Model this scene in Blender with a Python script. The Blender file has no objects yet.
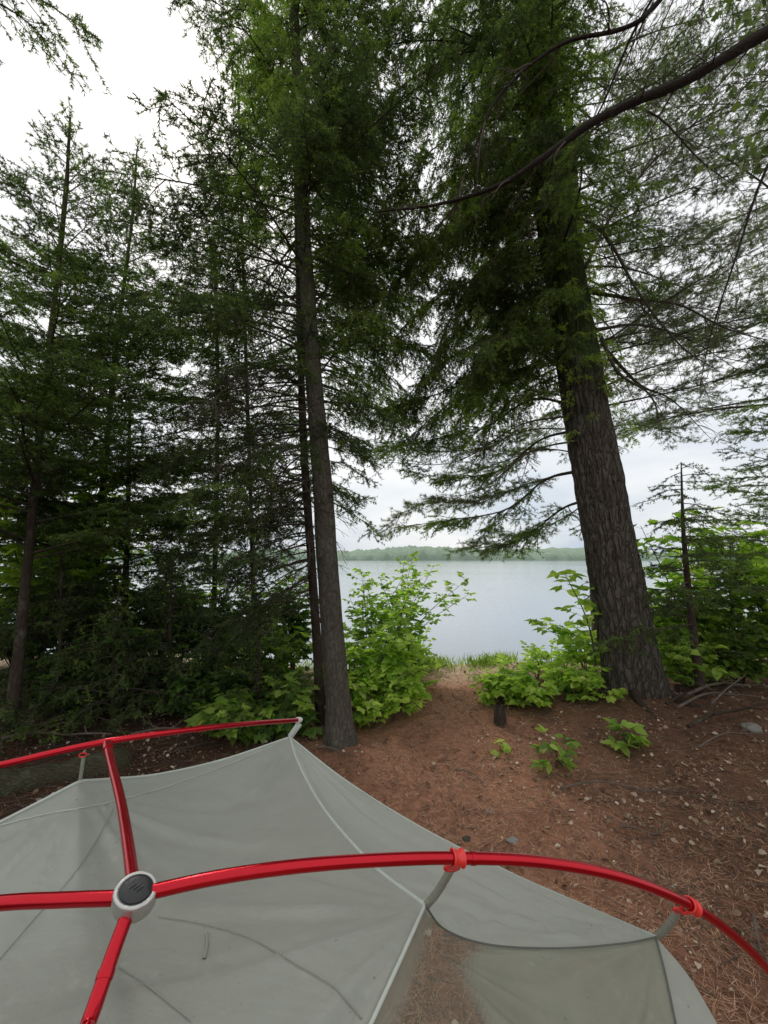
import bpy, math, random
import numpy as np
from mathutils import Vector, Matrix, noise as mnoise
from mathutils.bvhtree import BVHTree

random.seed(11); rng = np.random.default_rng(11)
sc = bpy.context.scene
col = sc.collection
R = math.radians
F = 390.0; CH = 1.35; PITCH = math.atan(48.0 / F)
ca, sa = math.cos(PITCH), math.sin(PITCH)

# ------------------------------------------------------------------ placing
def ray(px, py):
    u = (px - 384) / F; v = (512 - py) / F
    return np.array([u, ca - v * sa, sa + v * ca])
def P(px, py, Y):
    d = ray(px, py); return np.array([0, 0, CH]) + d * (Y / d[1])
def G(px, py, z=0.0):
    d = ray(px, py); t = (z - CH) / d[2]; return np.array([0, 0, CH]) + d * t

def nrm(a):
    return a / np.maximum(np.linalg.norm(a, axis=-1, keepdims=True), 1e-9)
def smooth(pts, n):
    """catmull-rom through pts (k x m), n samples"""
    p = np.asarray(pts, float); k = len(p)
    if k == 2: return p[0] + (p[1] - p[0]) * np.linspace(0, 1, n)[:, None]
    e = np.vstack([2 * p[0] - p[1], p, 2 * p[-1] - p[-2]])
    t = np.linspace(0, k - 1, n); i = np.minimum(t.astype(int), k - 2); f = (t - i)[:, None]
    a, b, c, d = e[i], e[i + 1], e[i + 2], e[i + 3]
    return 0.5 * ((2 * b) + (c - a) * f + (2 * a - 5 * b + 4 * c - d) * f ** 2 + (3 * b - a - 3 * c + d) * f ** 3)

# ------------------------------------------------------------------ ground height
_wd = [(rng.normal(size=2), rng.uniform(0, 6.28)) for _ in range(14)]
def sstep(a, b, x):
    t = np.clip((x - a) / (b - a), 0, 1); return t * t * (3 - 2 * t)
def shore_y(x):
    x = np.asarray(x, float)
    return 5.35 + 0.12 * np.sin(x * 1.7) + 0.07 * np.sin(x * 4.1 + 1) + 0.5 * sstep(-1, -4, x) + 0.35 * sstep(1.5, 3.5, x)
def gh(x, y):
    x = np.asarray(x, float); y = np.asarray(y, float)
    z = np.zeros_like(x + y)
    for i, (d, ph) in enumerate(_wd):
        s = 0.7 + i * 0.55
        z = z + 0.016 / (0.6 + 0.35 * i) * np.sin((d[0] * x + d[1] * y) * s + ph)
    off = np.abs(x - 0.35 - 0.02 * y)
    z = z + 0.09 * sstep(0.5, 2.2, off)                                   # path worn into the ground
    z = z + 0.10 * np.exp(-((x - 2.42) ** 2 + (y - 3.95) ** 2) / 0.55)      # mound at the big trunk
    z = z + 0.05 * np.exp(-((x + 0.36) ** 2 + (y - 3.2) ** 2) / 0.12)
    z = z - 0.045
    s = y - shore_y(x)
    return np.where(s > -0.35, z * (1 - sstep(-0.35, 0.1, s)) - 0.42 * sstep(-0.12, 0.7, s) - 0.9 * sstep(1, 9, s) - 4 * sstep(10, 60, s), z)

# ------------------------------------------------------------------ mesh buffers
class Buf:
    def __init__(s): s.v = []; s.f = []; s.m = []; s.t = []; s.n = 0
    def add(s, v, f, m=0, t=None):
        v = np.asarray(v, float).reshape(-1, 3); f = np.asarray(f, int)
        if len(f) == 0: return
        s.v.append(v); s.f.append(f + s.n); s.m.append(np.full(len(f), m))
        s.t.append(np.full(len(f), 0.5) if t is None else np.broadcast_to(np.asarray(t, float), (len(f),)))
        s.n += len(v)
    def build(s, name, mats, parent=None, smooth_=False, kind=None):
        me = bpy.data.meshes.new(name)
        v = np.vstack(s.v)
        loops = np.concatenate([f.ravel() for f in s.f]); tot = np.concatenate([np.full(len(f), f.shape[1]) for f in s.f])
        me.vertices.add(len(v)); me.vertices.foreach_set('co', v.astype(np.float32).ravel())
        me.loops.add(len(loops)); me.loops.foreach_set('vertex_index', loops.astype(np.int32))
        me.polygons.add(len(tot)); me.polygons.foreach_set('loop_start', np.concatenate([[0], np.cumsum(tot)[:-1]]).astype(np.int32))
        me.polygons.foreach_set('loop_total', tot.astype(np.int32))
        me.polygons.foreach_set('material_index', np.concatenate(s.m).astype(np.int32))
        if smooth_: me.polygons.foreach_set('use_smooth', np.ones(len(tot), bool))
        me.update(calc_edges=True)
        a = me.attributes.new('tint', 'FLOAT', 'FACE'); a.data.foreach_set('value', np.concatenate(s.t).astype(np.float32))
        for m in (mats if isinstance(mats, (list, tuple)) else [mats]): me.materials.append(m)
        me.validate()
        o = bpy.data.objects.new(name, me); col.objects.link(o)
        if parent is not None:
            o.parent = parent; o.matrix_parent_inverse = Matrix.Translation(-parent.location)
        if kind: o['kind'] = kind
        return o

def tube_arrays(pts, rad, n=8, cap=True, jit=0.0):
    p = np.asarray(pts, float); k = len(p); rad = np.broadcast_to(np.asarray(rad, float), (k,))
    T = nrm(np.gradient(p, axis=0)); ref = np.array([0.13, 0.2, 1.0]) if abs(T[:, 2]).mean() < 0.8 else np.array([1.0, 0.1, 0])
    A = nrm(np.cross(T, ref)); B = np.cross(T, A)
    th = np.linspace(0, 2 * math.pi, n, endpoint=False)
    r = rad[:, None] * (1 + jit * rng.normal(size=(k, n)))
    V = p[:, None, :] + r[..., None] * (np.cos(th)[None, :, None] * A[:, None, :] + np.sin(th)[None, :, None] * B[:, None, :])
    i = np.arange(k - 1)[:, None] * n; j = np.arange(n)[None, :]; j2 = (j + 1) % n
    f = np.stack([i + j, i + j2, i + n + j2, i + n + j], -1).reshape(-1, 4)
    return V.reshape(-1, 3), f
def add_tube(b, pts, rad, n=8, m=0, jit=0.0, caps=True, t=None):
    v, f = tube_arrays(pts, rad, n, jit=jit); b.add(v, f, m, t)
    if caps:
        k = len(np.asarray(pts))
        b.add(v[:n], [list(range(n))[::-1]], m); b.add(v[-n:], [list(range(n))], m)
def add_box(b, c, s, rot=None, m=0):
    v = np.array([[x, y, z] for z in (-1, 1) for y in (-1, 1) for x in (-1, 1)], float) * np.asarray(s) / 2
    if rot is not None: v = v @ np.asarray(rot).T
    b.add(v + np.asarray(c), [[0, 2, 3, 1], [4, 5, 7, 6], [0, 1, 5, 4], [2, 6, 7, 3], [0, 4, 6, 2], [1, 3, 7, 5]], m)

def empty(name, loc, label, cat, group=None):
    o = bpy.data.objects.new(name, None); o.empty_display_size = 0.1
    o.location = tuple(float(q) for q in loc); col.objects.link(o)
    o['label'] = label; o['category'] = cat
    if group: o['group'] = group
    return o
def tag(o, label, cat, group=None, kind=None):
    o['label'] = label; o['category'] = cat
    if group: o['group'] = group
    if kind: o['kind'] = kind
    return o

# ------------------------------------------------------------------ materials
def mat(name):
    m = bpy.data.materials.new(name); m.use_nodes = True; nt = m.node_tree; nt.nodes.clear()
    out = nt.nodes.new('ShaderNodeOutputMaterial'); return m, nt, out
def N(nt, typ, **kw):
    n = nt.nodes.new(typ)
    for k, v in kw.items():
        if k.startswith('i_'): n.inputs[k[2:].replace('_', ' ')].default_value = v
        else: setattr(n, k, v)
    return n
def L(nt, a, b): nt.links.new(a, b)
def ramp(nt, fac, stops):
    r = nt.nodes.new('ShaderNodeValToRGB'); e = r.color_ramp.elements
    while len(e) < len(stops): e.new(0.5)
    for q, (p, c) in zip(e, stops): q.position = p; q.color = (*c, 1)
    L(nt, fac, r.inputs[0]); return r.outputs[0]
def coords(nt, scale=(1, 1, 1)):
    tc = N(nt, 'ShaderNodeTexCoord'); mp = N(nt, 'ShaderNodeMapping'); mp.inputs['Scale'].default_value = scale
    L(nt, tc.outputs['Object'], mp.inputs[0]); return mp.outputs[0]
def noi(nt, vec, scale, detail=4, rough=0.55):
    n = N(nt, 'ShaderNodeTexNoise'); n.inputs['Scale'].default_value = scale; n.inputs['Detail'].default_value = detail
    n.inputs['Roughness'].default_value = rough; L(nt, vec, n.inputs['Vector']); return n.outputs['Fac']
def mixc(nt, f, a, b, mode='MIX'):
    m = N(nt, 'ShaderNodeMix'); m.data_type = 'RGBA'; m.blend_type = mode
    for s, i in ((f, 0), (a, 6), (b, 7)):
        if isinstance(s, (int, float)): m.inputs[i].default_value = s
        elif isinstance(s, tuple): m.inputs[i].default_value = (*s, 1) if len(s) == 3 else s
        else: L(nt, s, m.inputs[i])
    return m.outputs[2]
def math_(nt, op, a, b=0.0, clamp=False):
    m = N(nt, 'ShaderNodeMath'); m.operation = op; m.use_clamp = clamp
    for s, i in ((a, 0), (b, 1)):
        if isinstance(s, (int, float)): m.inputs[i].default_value = s
        else: L(nt, s, m.inputs[i])
    return m.outputs[0]

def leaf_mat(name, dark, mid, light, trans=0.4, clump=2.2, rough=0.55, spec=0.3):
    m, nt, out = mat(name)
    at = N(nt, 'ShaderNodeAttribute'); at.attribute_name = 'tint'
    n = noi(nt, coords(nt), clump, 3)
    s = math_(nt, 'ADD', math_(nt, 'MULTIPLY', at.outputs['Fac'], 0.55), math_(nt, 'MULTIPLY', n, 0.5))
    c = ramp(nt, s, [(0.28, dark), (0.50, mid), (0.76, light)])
    b = N(nt, 'ShaderNodeBsdfPrincipled'); L(nt, c, b.inputs['Base Color']); b.inputs['Roughness'].default_value = rough
    b.inputs['Specular IOR Level'].default_value = spec
    t = N(nt, 'ShaderNodeBsdfTranslucent'); c2 = mixc(nt, 1.0, c, (1.25, 1.45, 0.7, 1), 'MULTIPLY'); L(nt, c2, t.inputs[0])
    mx = N(nt, 'ShaderNodeMixShader'); mx.inputs[0].default_value = trans
    L(nt, b.outputs[0], mx.inputs[1]); L(nt, t.outputs[0], mx.inputs[2]); L(nt, mx.outputs[0], out.inputs[0])
    return m
M_spruce = leaf_mat('spruce_needles', (.030, .048, .018), (.095, .145, .042), (.30, .42, .09), 0.45, 1.6)
M_fir = leaf_mat('fir_needles', (.036, .058, .016), (.105, .165, .040), (.27, .39, .085), 0.45, 1.8)
M_hem = leaf_mat('hemlock_needles', (.034, .054, .016), (.115, .175, .040), (.36, .48, .085), 0.46, 1.3)
M_pine = leaf_mat('pine_needles', (.065, .082, .050), (.125, .150, .085), (.20, .24, .12), 0.45, 1.2)
M_maple = leaf_mat('maple_leaves', (.13, .24, .035), (.32, .48, .075), (.58, .70, .15), 0.55, 3.0)
M_shrub = leaf_mat('shrub_leaves', (.09, .16, .032), (.23, .36, .06), (.44, .58, .12), 0.53, 3.0)
M_darkleaf = leaf_mat('shade_leaves', (.040, .080, .022), (.10, .18, .045), (.20, .33, .07), 0.5, 2.5)  # darker copy of the shrub leaves, deep shade put into the colour
M_overleaf = leaf_mat('overhead_maple_leaves', (.05, .07, .03), (.10, .135, .055), (.17, .22, .08), 0.38, 2.5)  # maple colour greyed and darkened so the leaves look like backlit silhouettes
M_grass = leaf_mat('shore_grass', (.12, .20, .04), (.24, .34, .07), (.40, .48, .13), 0.45, 3)
M_litterleaf = leaf_mat('dry_leaves', (.12, .070, .042), (.27, .18, .12), (.55, .45, .34), 0.12, 9, .7, .2)
M_litterneedle = leaf_mat('dry_needles', (.12, .055, .032), (.32, .165, .098), (.56, .36, .23), 0.05, 5, .65, .25)

def bark_mat(name, c1, c2, moss=0.0, mossz=(2.0, 4.0), sc_=(14, 14, 2.6), strength=0.7, dist=0.02, mosscol=(.045, .075, .018)):
    m, nt, out = mat(name)
    v = coords(nt, sc_); w = noi(nt, v, 0.8, 3)
    add = N(nt, 'ShaderNodeVectorMath'); add.operation = 'ADD'; sc2 = N(nt, 'ShaderNodeVectorMath'); sc2.operation = 'SCALE'
    wn = N(nt, 'ShaderNodeTexNoise'); wn.inputs['Scale'].default_value = 0.9; L(nt, v, wn.inputs['Vector'])
    L(nt, wn.outputs['Color'], sc2.inputs[0]); sc2.inputs['Scale'].default_value = 1.6
    L(nt, v, add.inputs[0]); L(nt, sc2.outputs[0], add.inputs[1])
    vo = N(nt, 'ShaderNodeTexVoronoi'); vo.feature = 'DISTANCE_TO_EDGE'; vo.inputs['Scale'].default_value = 1.0; L(nt, add.outputs[0], vo.inputs['Vector'])
    h = ramp(nt, vo.outputs['Distance'], [(0.0, (0, 0, 0)), (0.12, (.5, .5, .5)), (0.45, (1, 1, 1))])
    f = noi(nt, coords(nt), 34, 5, .65)
    hh = math_(nt, 'ADD', h, math_(nt, 'MULTIPLY', f, 0.6))
    c = mixc(nt, hh, c1, c2)
    c = mixc(nt, math_(nt, 'MULTIPLY', f, 0.5), c, tuple(min(1, q * 2.0) for q in c2))
    big = noi(nt, coords(nt), 1.7, 4)
    lich = ramp(nt, noi(nt, coords(nt, (3, 3, 3)), 1.9, 6, .7), [(0.56, (0, 0, 0)), (0.68, (1, 1, 1))])
    c = mixc(nt, math_(nt, 'MULTIPLY', lich, 0.5), c, (.16, .175, .13))
    if moss > 0:
        tc = N(nt, 'ShaderNodeTexCoord'); sp = N(nt, 'ShaderNodeSeparateXYZ'); L(nt, tc.outputs['Object'], sp.inputs[0])
        mr = N(nt, 'ShaderNodeMapRange'); mr.inputs[1].default_value = mossz[0]; mr.inputs[2].default_value = mossz[1]; L(nt, sp.outputs[2], mr.inputs[0])
        g = math_(nt, 'ADD', math_(nt, 'MULTIPLY', mr.outputs[0], 0.55), math_(nt, 'MULTIPLY', noi(nt, coords(nt, (2, 2, 1)), 3.0, 6, .7), 0.75))
        g = ramp(nt, g, [(0.55, (0, 0, 0)), (0.75, (1, 1, 1))])
        c = mixc(nt, math_(nt, 'MULTIPLY', g, moss), c, mosscol)
    b = N(nt, 'ShaderNodeBsdfPrincipled'); L(nt, c, b.inputs['Base Color']); b.inputs['Roughness'].default_value = 0.9
    b.inputs['Specular IOR Level'].default_value = 0.2
    bu = N(nt, 'ShaderNodeBump'); bu.inputs['Strength'].default_value = strength; bu.inputs['Distance'].default_value = dist
    L(nt, hh, bu.inputs['Height']); L(nt, bu.outputs[0], b.inputs['Normal']); L(nt, b.outputs[0], out.inputs[0])
    return m
M_barkbig = bark_mat('pine_bark', (.009, .008, .006), (.105, .090, .074), 0.9, (2.2, 4.2), (24, 24, 6), 1.0, .03)
M_bark = bark_mat('spruce_bark', (.016, .014, .011), (.082, .072, .056), 0.35, (1, 5), (34, 34, 12), 0.7, .012)
M_barkdark = bark_mat('dark_bark', (.014, .010, .008), (.050, .036, .027), 0.3, (0, 5), (40, 40, 12), 0.6, .01)
M_bough = bark_mat('bough_bark', (.006, .005, .004), (.024, .019, .015), 0.0, (0, 3), (60, 60, 60), 0.5, .006)  # near-black copy of the limb bark, backlit darkness put into the colour
M_limb = bark_mat('limb_bark', (.018, .014, .011), (.060, .048, .038), 0.2, (0, 3), (60, 60, 60), 0.5, .006)
M_twig = bark_mat('twig_bark', (.030, .024, .018), (.08, .062, .048), 0.0, (0, 3), (60, 60, 60), 0.3, .004)
M_deadwood = bark_mat('dead_wood', (.035, .026, .020), (.12, .095, .075), 0.0, (0, 3), (50, 50, 50), 0.5, .005)
M_log = bark_mat('log_bark', (.022, .018, .012), (.060, .047, .034), 0.3, (-.3, .2), (6, 60, 60), 0.7, .012, (.05, .065, .022))

def simple(name, colr, rough=.5, metal=0, spec=.5, coat=0, nscale=None, namt=.15, bump=0, bscale=200):
    m, nt, out = mat(name); b = N(nt, 'ShaderNodeBsdfPrincipled')
    n = noi(nt, coords(nt), nscale or 12, 5)
    c = mixc(nt, n, tuple(q * (1 - namt) for q in colr), tuple(min(1, q * (1 + namt)) for q in colr))
    L(nt, c, b.inputs['Base Color'])
    b.inputs['Roughness'].default_value = rough; b.inputs['Metallic'].default_value = metal
    b.inputs['Specular IOR Level'].default_value = spec; b.inputs['Coat Weight'].default_value = coat
    if bump:
        bu = N(nt, 'ShaderNodeBump'); bu.inputs['Strength'].default_value = bump; bu.inputs['Distance'].default_value = .002
        L(nt, noi(nt, coords(nt), bscale, 4), bu.inputs['Height']); L(nt, bu.outputs[0], b.inputs['Normal'])
    L(nt, b.outputs[0], out.inputs[0]); return m

# ------------------------------------------------------------------ foliage growing
def path_frames(p):
    seg = np.linalg.norm(np.diff(p, axis=0), axis=1); cum = np.concatenate([[0], np.cumsum(seg)])
    return cum
def along(p, cum, s):
    x = np.stack([np.interp(s, cum, p[:, i]) for i in range(3)], -1)
    d = nrm(np.stack([np.interp(s + .01, cum, p[:, i]) for i in range(3)], -1) - np.stack([np.interp(s - .01, cum, p[:, i]) for i in range(3)], -1))
    return x, d
UP = np.array([0, 0, 1.0])
def sticks(b, A, Bp, r, m=0):
    """thin three sided twigs from A to B (n x 3)"""
    n = len(A)
    if n == 0: return
    T = nrm(Bp - A); S = nrm(np.cross(T, UP + .01 * rng.normal(size=(n, 3)))); U2 = np.cross(T, S)
    r = np.broadcast_to(np.asarray(r, float), (n,))[:, None]
    v = []
    for k in range(3):
        a = 2.094 * k; o = math.cos(a) * S + math.sin(a) * U2; v += [A + o * r, Bp + o * r * .55]
    V = np.stack(v, 1).reshape(-1, 3); i = np.arange(n)[:, None] * 6
    f = np.concatenate([i + np.array([[0, 2, 3, 1]]), i + np.array([[2, 4, 5, 3]]), i + np.array([[4, 0, 1, 5]])])
    b.add(V, f, m, .5)
def needles(b, A, D, Ln, tint, dens, nl, nw, spread=(.7, 1.2), flat=.0, m=1):
    cnt = rng.poisson(Ln * dens); idx = np.repeat(np.arange(len(A)), cnt); n = len(idx)
    if n == 0: return
    u = rng.random(n); a = A[idx] + D[idx] * (u * Ln[idx])[:, None]
    d = D[idx]; r = rng.normal(size=(n, 3)); r[:, 2] *= (1 - flat); pr = nrm(r - d * (r * d).sum(1)[:, None])
    th = rng.uniform(*spread, n)[:, None]
    nd = d * np.cos(th) + pr * np.sin(th); l = nl * rng.uniform(.7, 1.2, n)[:, None]
    w = nrm(np.cross(nd, rng.normal(size=(n, 3)))) * nw / 2
    V = np.stack([a - w, a + w, a + nd * l], 1).reshape(-1, 3)
    f = np.arange(3 * n).reshape(-1, 3)
    b.add(V, f, m, np.clip(tint[idx] + rng.normal(0, .06, n), 0, 1))

KIND = {  # sp1 twig spacing, l1 twig length, ang, droop, sp2, l2, needles/m, needle len, width, flat
    'spruce':  dict(sp=.055, l1=.30, ang=(40, 75), droop=.40, sp2=.042, l2=.12, dens=190, nl=.026, nw=.0072, flat=.2),
    'fir':     dict(sp=.052, l1=.28, ang=(45, 65), droop=.02, sp2=.040, l2=.11, dens=200, nl=.026, nw=.0072, flat=.5),
    'hemlock': dict(sp=.050, l1=.30, ang=(30, 80), droop=.85, sp2=.038, l2=.12, dens=190, nl=.023, nw=.0078, flat=.1),
    'pine':    dict(sp=.08, l1=.28, ang=(35, 60), droop=-.05, sp2=.07, l2=.11, dens=340, nl=.048, nw=.0048, flat=.1),
    'dead':    dict(sp=.09, l1=.30, ang=(35, 85), droop=.35, sp2=.08, l2=.12, dens=0, nl=.02, nw=.003, flat=0),
}
def dress(b, p, kind, s0=.15, dens=1.0, tint=.4, l1=1.0, side_up=0.0, nd=1.0):
    """twigs and needles along a limb path p"""
    K = KIND[kind]; cum = path_frames(p); Lt = cum[-1]
    n = max(2, int(Lt * (1 - s0) / K['sp'] * dens))
    s = np.sort(rng.uniform(s0 * Lt, Lt * .995, n)); A, D = along(p, cum, s)
    sgn = np.where(np.arange(n) % 2 == 0, 1, -1)
    side = nrm(np.cross(D, UP + .25 * rng.normal(size=(n, 3)))) * sgn[:, None]
    fr = (s / Lt - s0) / (1 - s0)
    env = np.clip(.45 + fr * 1.6, 0, 1) * np.clip((1.04 - fr) * 2.3, .25, 1)
    ln = K['l1'] * l1 * env * rng.uniform(.55, 1.25, n) * min(1.3, .55 + Lt * .35)
    an = np.radians(rng.uniform(*K['ang'], n))[:, None]
    d1 = nrm(D * np.cos(an) + side * np.sin(an) + rng.normal(0, .16, (n, 3)))
    d1 = nrm(d1 - UP * K['droop'] * .45)
    M1 = A + d1 * (ln * .5)[:, None]
    d2 = nrm(d1 - UP * K['droop'] * .8 + rng.normal(0, .1, (n, 3)))
    E = M1 + d2 * (ln * .5)[:, None]
    sticks(b, A, M1, .0022 + ln * .004); sticks(b, M1, E, .0013 + ln * .0022)
    tt = np.clip(tint + rng.normal(0, .13, n), 0, 1)
    # limb tip itself carries needles
    q = np.linspace(Lt * .6, Lt * .995, 7); qa, qd = along(p, cum, q)
    segs = [(A, d1, ln * .5, tt), (M1, d2, ln * .5, tt)]
    if kind != 'dead': segs.append((qa[:-1], nrm(np.diff(qa, axis=0)), np.linalg.norm(np.diff(qa, axis=0), axis=1), np.full(6, tint)))
    # second order
    c2 = np.maximum(1, (ln / K['sp2']).astype(int)); idx = np.repeat(np.arange(n), c2); m = len(idx)
    u = rng.uniform(.12, 1, m); first = u < .5
    a = np.where(first[:, None], A[idx] + d1[idx] * (u * ln[idx])[:, None], M1[idx] + d2[idx] * ((u - .5) * ln[idx])[:, None])
    dd = np.where(first[:, None], d1[idx], d2[idx])
    sd = nrm(np.cross(dd, UP + .5 * rng.normal(size=(m, 3)))) * np.where(rng.random(m) < .5, 1, -1)[:, None]
    an = np.radians(rng.uniform(30, 65, m))[:, None]
    d3 = nrm(dd * np.cos(an) + sd * np.sin(an) - UP * K['droop'] * .35 + rng.normal(0, .1, (m, 3)))
    l3 = K['l2'] * l1 * rng.uniform(.5, 1.2, m) * np.clip(1.25 - u, .3, 1)
    sticks(b, a, a + d3 * l3[:, None], .0011 if kind != 'dead' else .0016)
    segs.append((a, d3, l3, np.clip(tt[idx] + rng.normal(0, .08, m), 0, 1)))
    if kind == 'dead': return
    for (x, d, l, t) in segs:
        if kind == 'pine':     # tufts toward the outer end
            needles(b, x + d * (l * .45)[:, None], d, l * .55, t, K['dens'] * nd * 1.3, K['nl'], K['nw'], (.4, 1.25), K['flat'])
        else:
            needles(b, x, d, l, t, K['dens'] * nd, K['nl'], K['nw'], (.65, 1.25), K['flat'])

def limb_path(st, az, L_, e0, e1, wig=.05, n=14, curl=0.0):
    """limb leaving st at azimuth az (deg); elevation runs from e0 to e1 (deg) along it"""
    p = [np.array(st, float)]; a = R(az); step = L_ / (n - 1); w1, w2 = rng.normal(0, wig, 2)
    ph = rng.uniform(0, 6)
    for i in range(1, n):
        f = i / (n - 1); e = R(e0 + (e1 - e0) * f); a2 = a + R(curl) * f + w1 * 3 * math.sin(f * 5 + ph)
        d = np.array([math.cos(a2) * math.cos(e), math.sin(a2) * math.cos(e), math.sin(e) + w2 * math.sin(f * 7 + ph)])
        p.append(p[-1] + d * step)
    return np.array(p)

class Tree:
    def __init__(s, name, label, cat, trunk, wood, needle, group=None, res=(90, 16), rough=.006, flare=0.35, limbmat=None):
        """trunk: list of (x, y, z, radius)"""
        t = np.array(trunk, float); s.t = smooth(t, res[0]); s.needle = needle; s.limbmat = limbmat or M_limb
        base = s.t[0, :3].copy(); s.root = empty(name, (base[0], base[1], base[2] + .05), label, cat, group)
        s.fol = Buf(); s.nl = 0
        b = Buf(); z0 = s.t[0, 2]
        k, n = res; th = np.linspace(0, 2 * math.pi, n, endpoint=False)
        p = s.t[:, :3]; T = nrm(np.gradient(p, axis=0)); A = nrm(np.cross(T, [0, 1, .01])); B = np.cross(T, A)
        V = np.zeros((k, n, 3))
        for i in range(k):
            h = p[i, 2] - z0; fl = math.exp(-h / .16) * flare
            for j in range(n):
                q = Vector((math.cos(th[j]) * 1.0 * s.t[i, 3] * 9, math.sin(th[j]) * s.t[i, 3] * 9, p[i, 2] * 1.3))
                rr = s.t[i, 3] * (1 + fl * (1 + .5 * math.sin(th[j] * 5 + 1)))
                if rough > .01:   # furrowed bark: ridges running up the trunk
                    q2 = Vector((math.cos(th[j]) * 7, math.sin(th[j]) * 7, p[i, 2] * 2.6))
                    rg = 1 - abs(mnoise.noise(q2 + Vector((7, 3, 1)))) * 2.4
                    q3 = Vector((math.cos(th[j]) * 11, math.sin(th[j]) * 11, p[i, 2] * 5))
                    rr += rough * (rg * .8 - .5 + .45 * mnoise.noise(q3))
                else: rr += rough * mnoise.noise(q * 3)
                rr += s.t[i, 3] * .06 * mnoise.noise(q)
                V[i, j] = p[i] + rr * (math.cos(th[j]) * A[i] + math.sin(th[j]) * B[i])
        i = np.arange(k - 1)[:, None] * n; j = np.arange(n)[None, :]; j2 = (j + 1) % n
        b.add(V.reshape(-1, 3), np.stack([i + j, i + j2, i + n + j2, i + n + j], -1).reshape(-1, 4))
        s.trunk = b.build('trunk', wood, s.root, True)
    def at(s, z):
        p = s.t[:, :3]; return np.array([np.interp(z, p[:, 2], p[:, i]) for i in range(3)])
    def rad(s, z): return float(np.interp(z, s.t[:, 2], s.t[:, 3]))
    def limb(s, p, r, kind='spruce', s0=.15, dens=1.0, tint=.4, l1=1.0, nd=1.0, mesh=True, tip=.12):
        n = len(p); rad = r * (1 - (1 - tip) * np.linspace(0, 1, n) ** .8)
        if mesh:
            b = Buf(); add_tube(b, p, rad, 7, jit=.06); b.build('limb', s.limbmat, s.root, True); s.nl += 1
        else: add_tube(s.fol, p, rad, 5, 0, .05)
        if dens <= 0: return
        dress(s.fol, p, kind, s0, dens, tint, l1, nd=nd)
        cum = path_frames(p); Lt = cum[-1]
        if Lt < .5: return
        # side branches, each dressed in turn
        m = int(Lt * (1 - s0) / (.14 if kind != 'dead' else .24)); sg = 1
        dr = KIND[kind]['droop']
        for k in range(m):
            f = s0 + (1 - s0) * (k + rng.random()) / m * .92; A, D = along(p, cum, np.array([f * Lt])); sg = -sg
            az = math.degrees(math.atan2(D[0, 1], D[0, 0])) + sg * rng.uniform(28, 68)
            e0 = math.degrees(math.asin(np.clip(D[0, 2], -1, 1)))
            l = min(.75, Lt * .42) * (1.15 - .75 * (f - s0) / (1 - s0)) * rng.uniform(.6, 1.15)
            if l < .12: continue
            q = limb_path(A[0], az, l, e0 + rng.normal(0, 8), e0 - 45 * dr + rng.normal(0, 12), .08, 7)
            add_tube(s.fol, q, min(r * .32, .0065) * np.linspace(1, .25, 7) * min(1, .5 + l), 4, 0, .05, False)
            dress(s.fol, q, kind, .08, dens, tint + rng.normal(0, .08), l1 * .8, nd=nd)
    def whorls(s, n, z0, z1, az, Lf, e0, e1, kind, wig=.05, mesh=True, **kw):
        """n limbs between heights z0 and z1, azimuth range az, length Lf(f)"""
        for i in range(n):
            f = (i + rng.random()) / n; z = z0 + (z1 - z0) * f; a = rng.uniform(*az); L_ = Lf(f) * rng.uniform(.8, 1.15)
            p = limb_path(s.at(z), a, L_, e0 + rng.normal(0, 6), e1 + rng.normal(0, 8), wig, max(8, int(L_ * 9)))
            k2 = dict(kw); k2['tint'] = kw.get('tint', .4) + rng.normal(0, .07)
            s.limb(p, max(.004, .003 + .006 * L_), kind, mesh=mesh, **k2)
    def done(s):
        print('FOL', s.root.name, sum(len(x) for x in s.fol.f))
        if s.fol.v: s.fol.build('foliage', [M_twig, s.needle], s.root)
        return s.root
def px_limb(pts, n=22):
    return smooth([P(*q) for q in pts], n)
def trunk_px(rows):
    """rows of (px, py, Y, width in px) turned into (x, y, z, r)"""
    out = []
    for (px, py, Y, w) in rows:
        p = P(px, py, Y); d = ray(px, py); u_ = (px - 384) / F; out.append((*p, w / F * Y / d[1] / 2 / math.sqrt(1 + u_ * u_)))
    return out

# ------------------------------------------------------------------ leaves
def leaf_tpl(kind):
    if kind == 'maple':
        pol = [(0, 0), (-.42, .02), (-.30, .22), (-.56, .42), (-.30, .50), (-.24, .72), (0, 1.05), (.24, .72), (.30, .50), (.56, .42), (.30, .22), (.42, .02)]
        c = (0, .36)
    elif kind == 'oval':
        pol = [(0, 0), (-.20, .18), (-.27, .42), (-.20, .70), (0, 1.0), (.20, .70), (.27, .42), (.20, .18)]; c = (0, .45)
    elif kind == 'broad':
        pol = [(0, 0), (-.28, .10), (-.40, .36), (-.30, .66), (0, 1.0), (.30, .66), (.40, .36), (.28, .10)]; c = (0, .42)
    pol = np.array(pol); k = len(pol)
    v = np.zeros((k + 1, 3)); v[:k, :2] = pol; v[k, :2] = c
    v[:, 2] = .28 * np.abs(v[:, 0]) - .18 * v[:, 1] ** 2
    v[k, 2] -= .03
    f = np.array([[k, i, (i + 1) % k] for i in range(k)])
    return v, f
TPL = {k: leaf_tpl(k) for k in ('maple', 'oval', 'broad')}
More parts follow.
